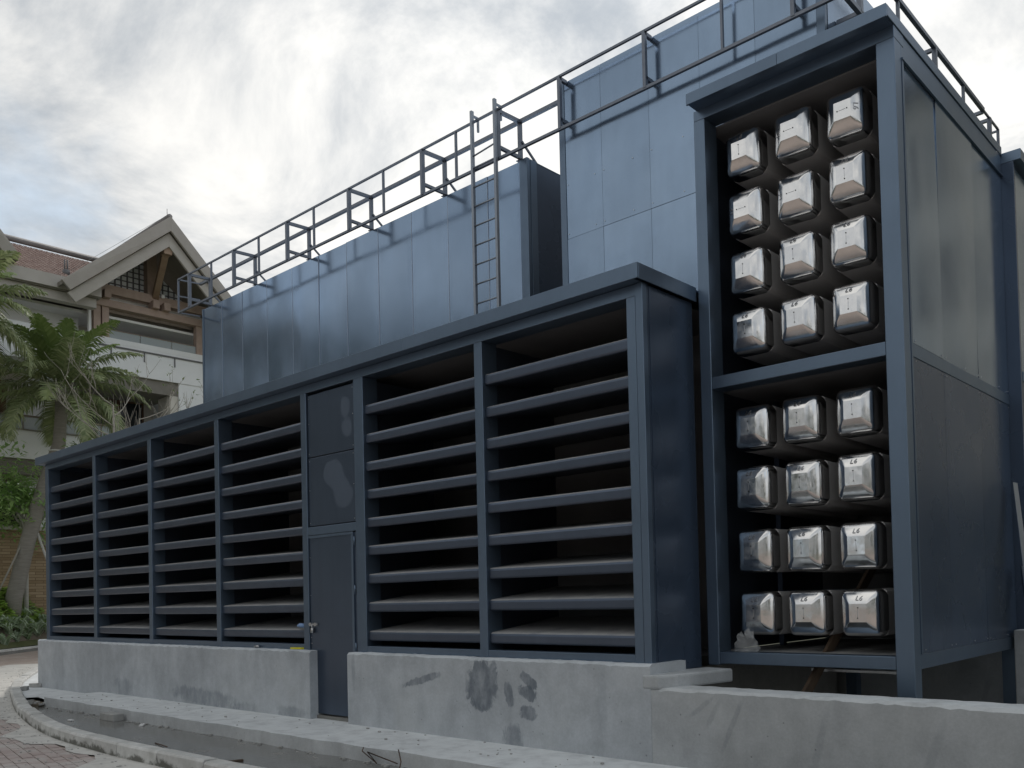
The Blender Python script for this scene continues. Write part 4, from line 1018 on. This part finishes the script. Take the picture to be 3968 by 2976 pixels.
def leaf_cluster(mb, c, n, rad, size, rng, flat=.6):
    for _ in range(n):
        d = Vector((rng.gauss(0, 1), rng.gauss(0, 1), rng.gauss(0, flat))); p = c + d*rad*.5
        a = Vector((rng.uniform(-1, 1), rng.uniform(-1, 1), rng.uniform(-.7, .3))).normalized(); b = a.cross(Vector((rng.uniform(-.4, .4), rng.uniform(-.4, .4), 1))).normalized()
        s = size*rng.uniform(.6, 1.3); mb.quad(p-a*s, p-b*s*.38, p+a*s, p+b*s*.38)
# small leafy tree left of the louvre building
rng = random.Random(44)
tt = thing('leafy_tree', (-19.2, 5.56, .7), 'young light green leafy tree with a thin pale trunk at the left edge', 'tree')
tm = MB(); tips = []; tm.tube([(-19.2, 5.56, .6), (-19.2, 5.58, 2.4), (-19.18, 5.61, 4.2)], [.10, .085, .07], 8)
for d in ((-.1, .5, 1), (.5, -.4, .9), (.3, .7, .7), (.2, -.8, .8), (.6, .5, .5), (.1, -.2, .7)): limb(tm, Vector((-19.18, 5.6, 3.8+rng.uniform(0, .5))), Vector(d), 1.2, .045, 2, rng, tips)
part('trunk', tm, 'pale_bark', tt)
lm = MB()
for q, d, dep in tips: leaf_cluster(lm, q, 24, .70, .13, rng)
for k in range(70):
    q = Vector((-18.9+rng.gauss(0, .6), 5.25+rng.gauss(0, .72), 5.30+rng.gauss(0, .68))); leaf_cluster(lm, q, 22, .55, .13, rng)
part('crown', lm, 'tree_leaf', tt)
# bare branching trees behind the canopy
for k, (b, h, lab) in enumerate((((-12, 5.85, -.4), 6.6, 'bare pale-branched tree nearest the leaning palm'), ((-12.6, 6.9, -.4), 6.4, 'bare pale-branched tree in the middle behind the canopy'), ((-10.5, 8.6, -.4), 6.4, 'bare forked tree beside the blue enclosure corner'))):
    rng = random.Random(60+k); t = thing('bare_tree', b, lab, 'tree', 'bare trees behind the canopy'); m = MB(); tips = []
    bx, by, bz = b; pts = [(bx, by, bz), (bx+.05, by+.02, bz+2.5), (bx-.03, by+.05, bz+h), (bx+.03, by, bz+h+1.6)]
    m.tube(pts, [.085, .07, .05, .02], 8)
    for j in range(7):
        zz = bz+h-.4+j*.33; a = rng.uniform(0, 6.28); limb(m, Vector((bx, by+.03, zz)), Vector((math.cos(a), math.sin(a)*1.3, .45)), 1.35, .022, 2, rng, tips, .32, .10)
    part('trunk', m, 'twig_bark', t)
    lm = MB()
    for q, d, dep in tips:
        if dep == 0 and rng.random() < .35: leaf_cluster(lm, q, 3, .12, .06, rng)
    part('crown', lm, 'shrub_leaf', t)
for k, (c, r_, lab) in enumerate((((-13.2, 6.6, 6.55), .60, 'glossy green shrub between the bare trees behind the canopy'), ((-11.4, 8.0, 7.0), .55, 'paler green shrub right of the bare trees'))):
    rng = random.Random(80+k); t = thing('shrub', (c[0], c[1], -.4), lab, 'shrub', 'shrubs behind the canopy'); m = MB(); tips = []
    m.tube([(c[0], c[1], -.45), (c[0]+.05, c[1], 3.5), c], [.06, .05, .03], 6); part('stem', m, 'twig_bark', t); lm = MB()
    for j in range(40): leaf_cluster(lm, Vector(c)+Vector((rng.gauss(0, r_*.6), rng.gauss(0, r_*.8), rng.gauss(0, r_*.5))), 14, .22, .11, rng)
    part('crown', lm, 'shrub_leaf', t)
# planting: low bright ground cover and strap-leaved lilies along the verge
rng = random.Random(91); gc = MB()
for k in range(26000):
    x = rng.uniform(-20.5, -12.9); y = rng.uniform(-3.0, 9.5)
    if not inside(x, y): continue
    d = min((Vector((x, y, 0))-p).length for p in fp[::2])
    if d < .72: continue
    z = bed_z(x, y)+rng.uniform(.12, .42); a = rng.uniform(0, 6.28); el = rng.uniform(-.3, .35); ln = rng.uniform(.10, .22)
    u = Vector((math.cos(a), math.sin(a), el))*ln; v = Vector((-math.sin(a), math.cos(a), rng.uniform(-.25, .25)))*ln*.42; p = Vector((x, y, z)); gc.quad(p-u, p-v, p+u, p+v)
o = struct('ground_cover', gc, 'bed_leaf', kind='stuff')
def lily(loc, lab, seed, n=26, h=.55):
    r = random.Random(seed); m = MB()
    for k in range(n):
        a = r.uniform(0, 6.28); d = Vector((math.cos(a), math.sin(a), 0)); p0 = Vector((r.uniform(-.08, .08), r.uniform(-.08, .08), 0)); w_ = Vector((-d.y, d.x, 0))*.028; hh = h*r.uniform(.7, 1.15)
        p1_ = p0 + d*.12 + Vector((0, 0, hh*.65)); p2 = p0 + d*r.uniform(.22, .36) + Vector((0, 0, hh)); p3 = p0 + d*r.uniform(.42, .62) + Vector((0, 0, hh*r.uniform(.45, .8)))
        m.quad(p0-w_*.7, p1_-w_, p1_+w_, p0+w_*.7); m.quad(p1_-w_, p2-w_*.9, p2+w_*.9, p1_+w_); m.quad(p2-w_*.9, p3-w_*.15, p3+w_*.15, p2+w_*.9)
    o = part('lily_plant', m, 'lily_leaf', None, 0, (0, 0, 0)); o.location = loc; o['label'] = lab; o['category'] = 'plant'; o['group'] = 'strap-leaved lilies edging the planting bed'
LL = 'pale strap-leaved lily in the front row of the planting bed'
k = 0
for i in range(6, len(fp)-4):
    t = (fp[i+1]-fp[i-1]).normalized(); n = Vector((-t.y, t.x, 0)); n = n if n.x < 0 else -n
    for d in (.56, .74):
        p = fp[i]+n*(d+rng.uniform(-.12, .12))+t*rng.uniform(-.1, .1)
        if 1.8 < p.y < 8: lily((p.x, p.y, bed_z(p.x, p.y)+.02), LL, 100+k, 24, rng.uniform(.32, .48)); k += 1
# trees behind the viewpoint: seen only mirrored in the sheet steel and the polished caps
rng = random.Random(120); tlm = MB()
for k in range(44):
    cx_ = -64 + k*2.5 + rng.uniform(-1, 1); hgt = 7.6 + 1.6*math.sin(k*1.7) + rng.uniform(-1.2, 1.6) + max(0, min(8.3, (-cx_+1)*.9)) + max(0, (-cx_-22)*.30); cy_ = -23 + rng.uniform(-2.5, 2.5)
    for j in range(int(20*hgt)):
        a = rng.uniform(0, 6.28); zz = rng.random()**.7; rr_ = 2.6*math.sqrt(max(.05, 1-(zz*1.0)**3))*rng.uniform(.4, 1)
        p = Vector((cx_+rr_*math.cos(a), cy_+rr_*math.sin(a), .3+hgt*zz)); leaf_cluster(tlm, p, 1, .2, .75, rng)
for k in range(16):
    cx_ = 19 + k*.9 + rng.uniform(-.5, .5); cy_ = 19.5 - k*.55; hgt = 4.6 + rng.uniform(-.6, .6)
    for j in range(170):
        a = rng.uniform(0, 6.28); zz = rng.random(); rr_ = 1.4*rng.uniform(.3, 1); leaf_cluster(tlm, Vector((cx_+rr_*math.cos(a), cy_+rr_*math.sin(a), -.2+hgt*zz)), 1, .2, .45, rng)
o = struct('treeline', tlm, 'treeline_leaf', kind='stuff'); o['label'] = 'dark trees around the viewpoint, mirrored in the steel panels'
# beige hotel wing to the right, out of frame, mirrored in the tower flank
wg = thing('hotel_wing', (28, 26, 0), 'beige hotel wing out of frame, mirrored in the flank of the tower', 'building')
part('wall', B(16.5, 40, 22, 30, 0, 17), 'wing_wall', wg); part('roof', B(16, 41, 21, 31, 17, 17.6), 'ridge_grey', wg)
for fl in range(4):
    for k in range(5):
        x = 18.0+k*4.4; part('window', B(x, x+1.3, 21.9, 21.98, 2+fl*3.8, 4.4+fl*3.8), 'glass_dark', wg)
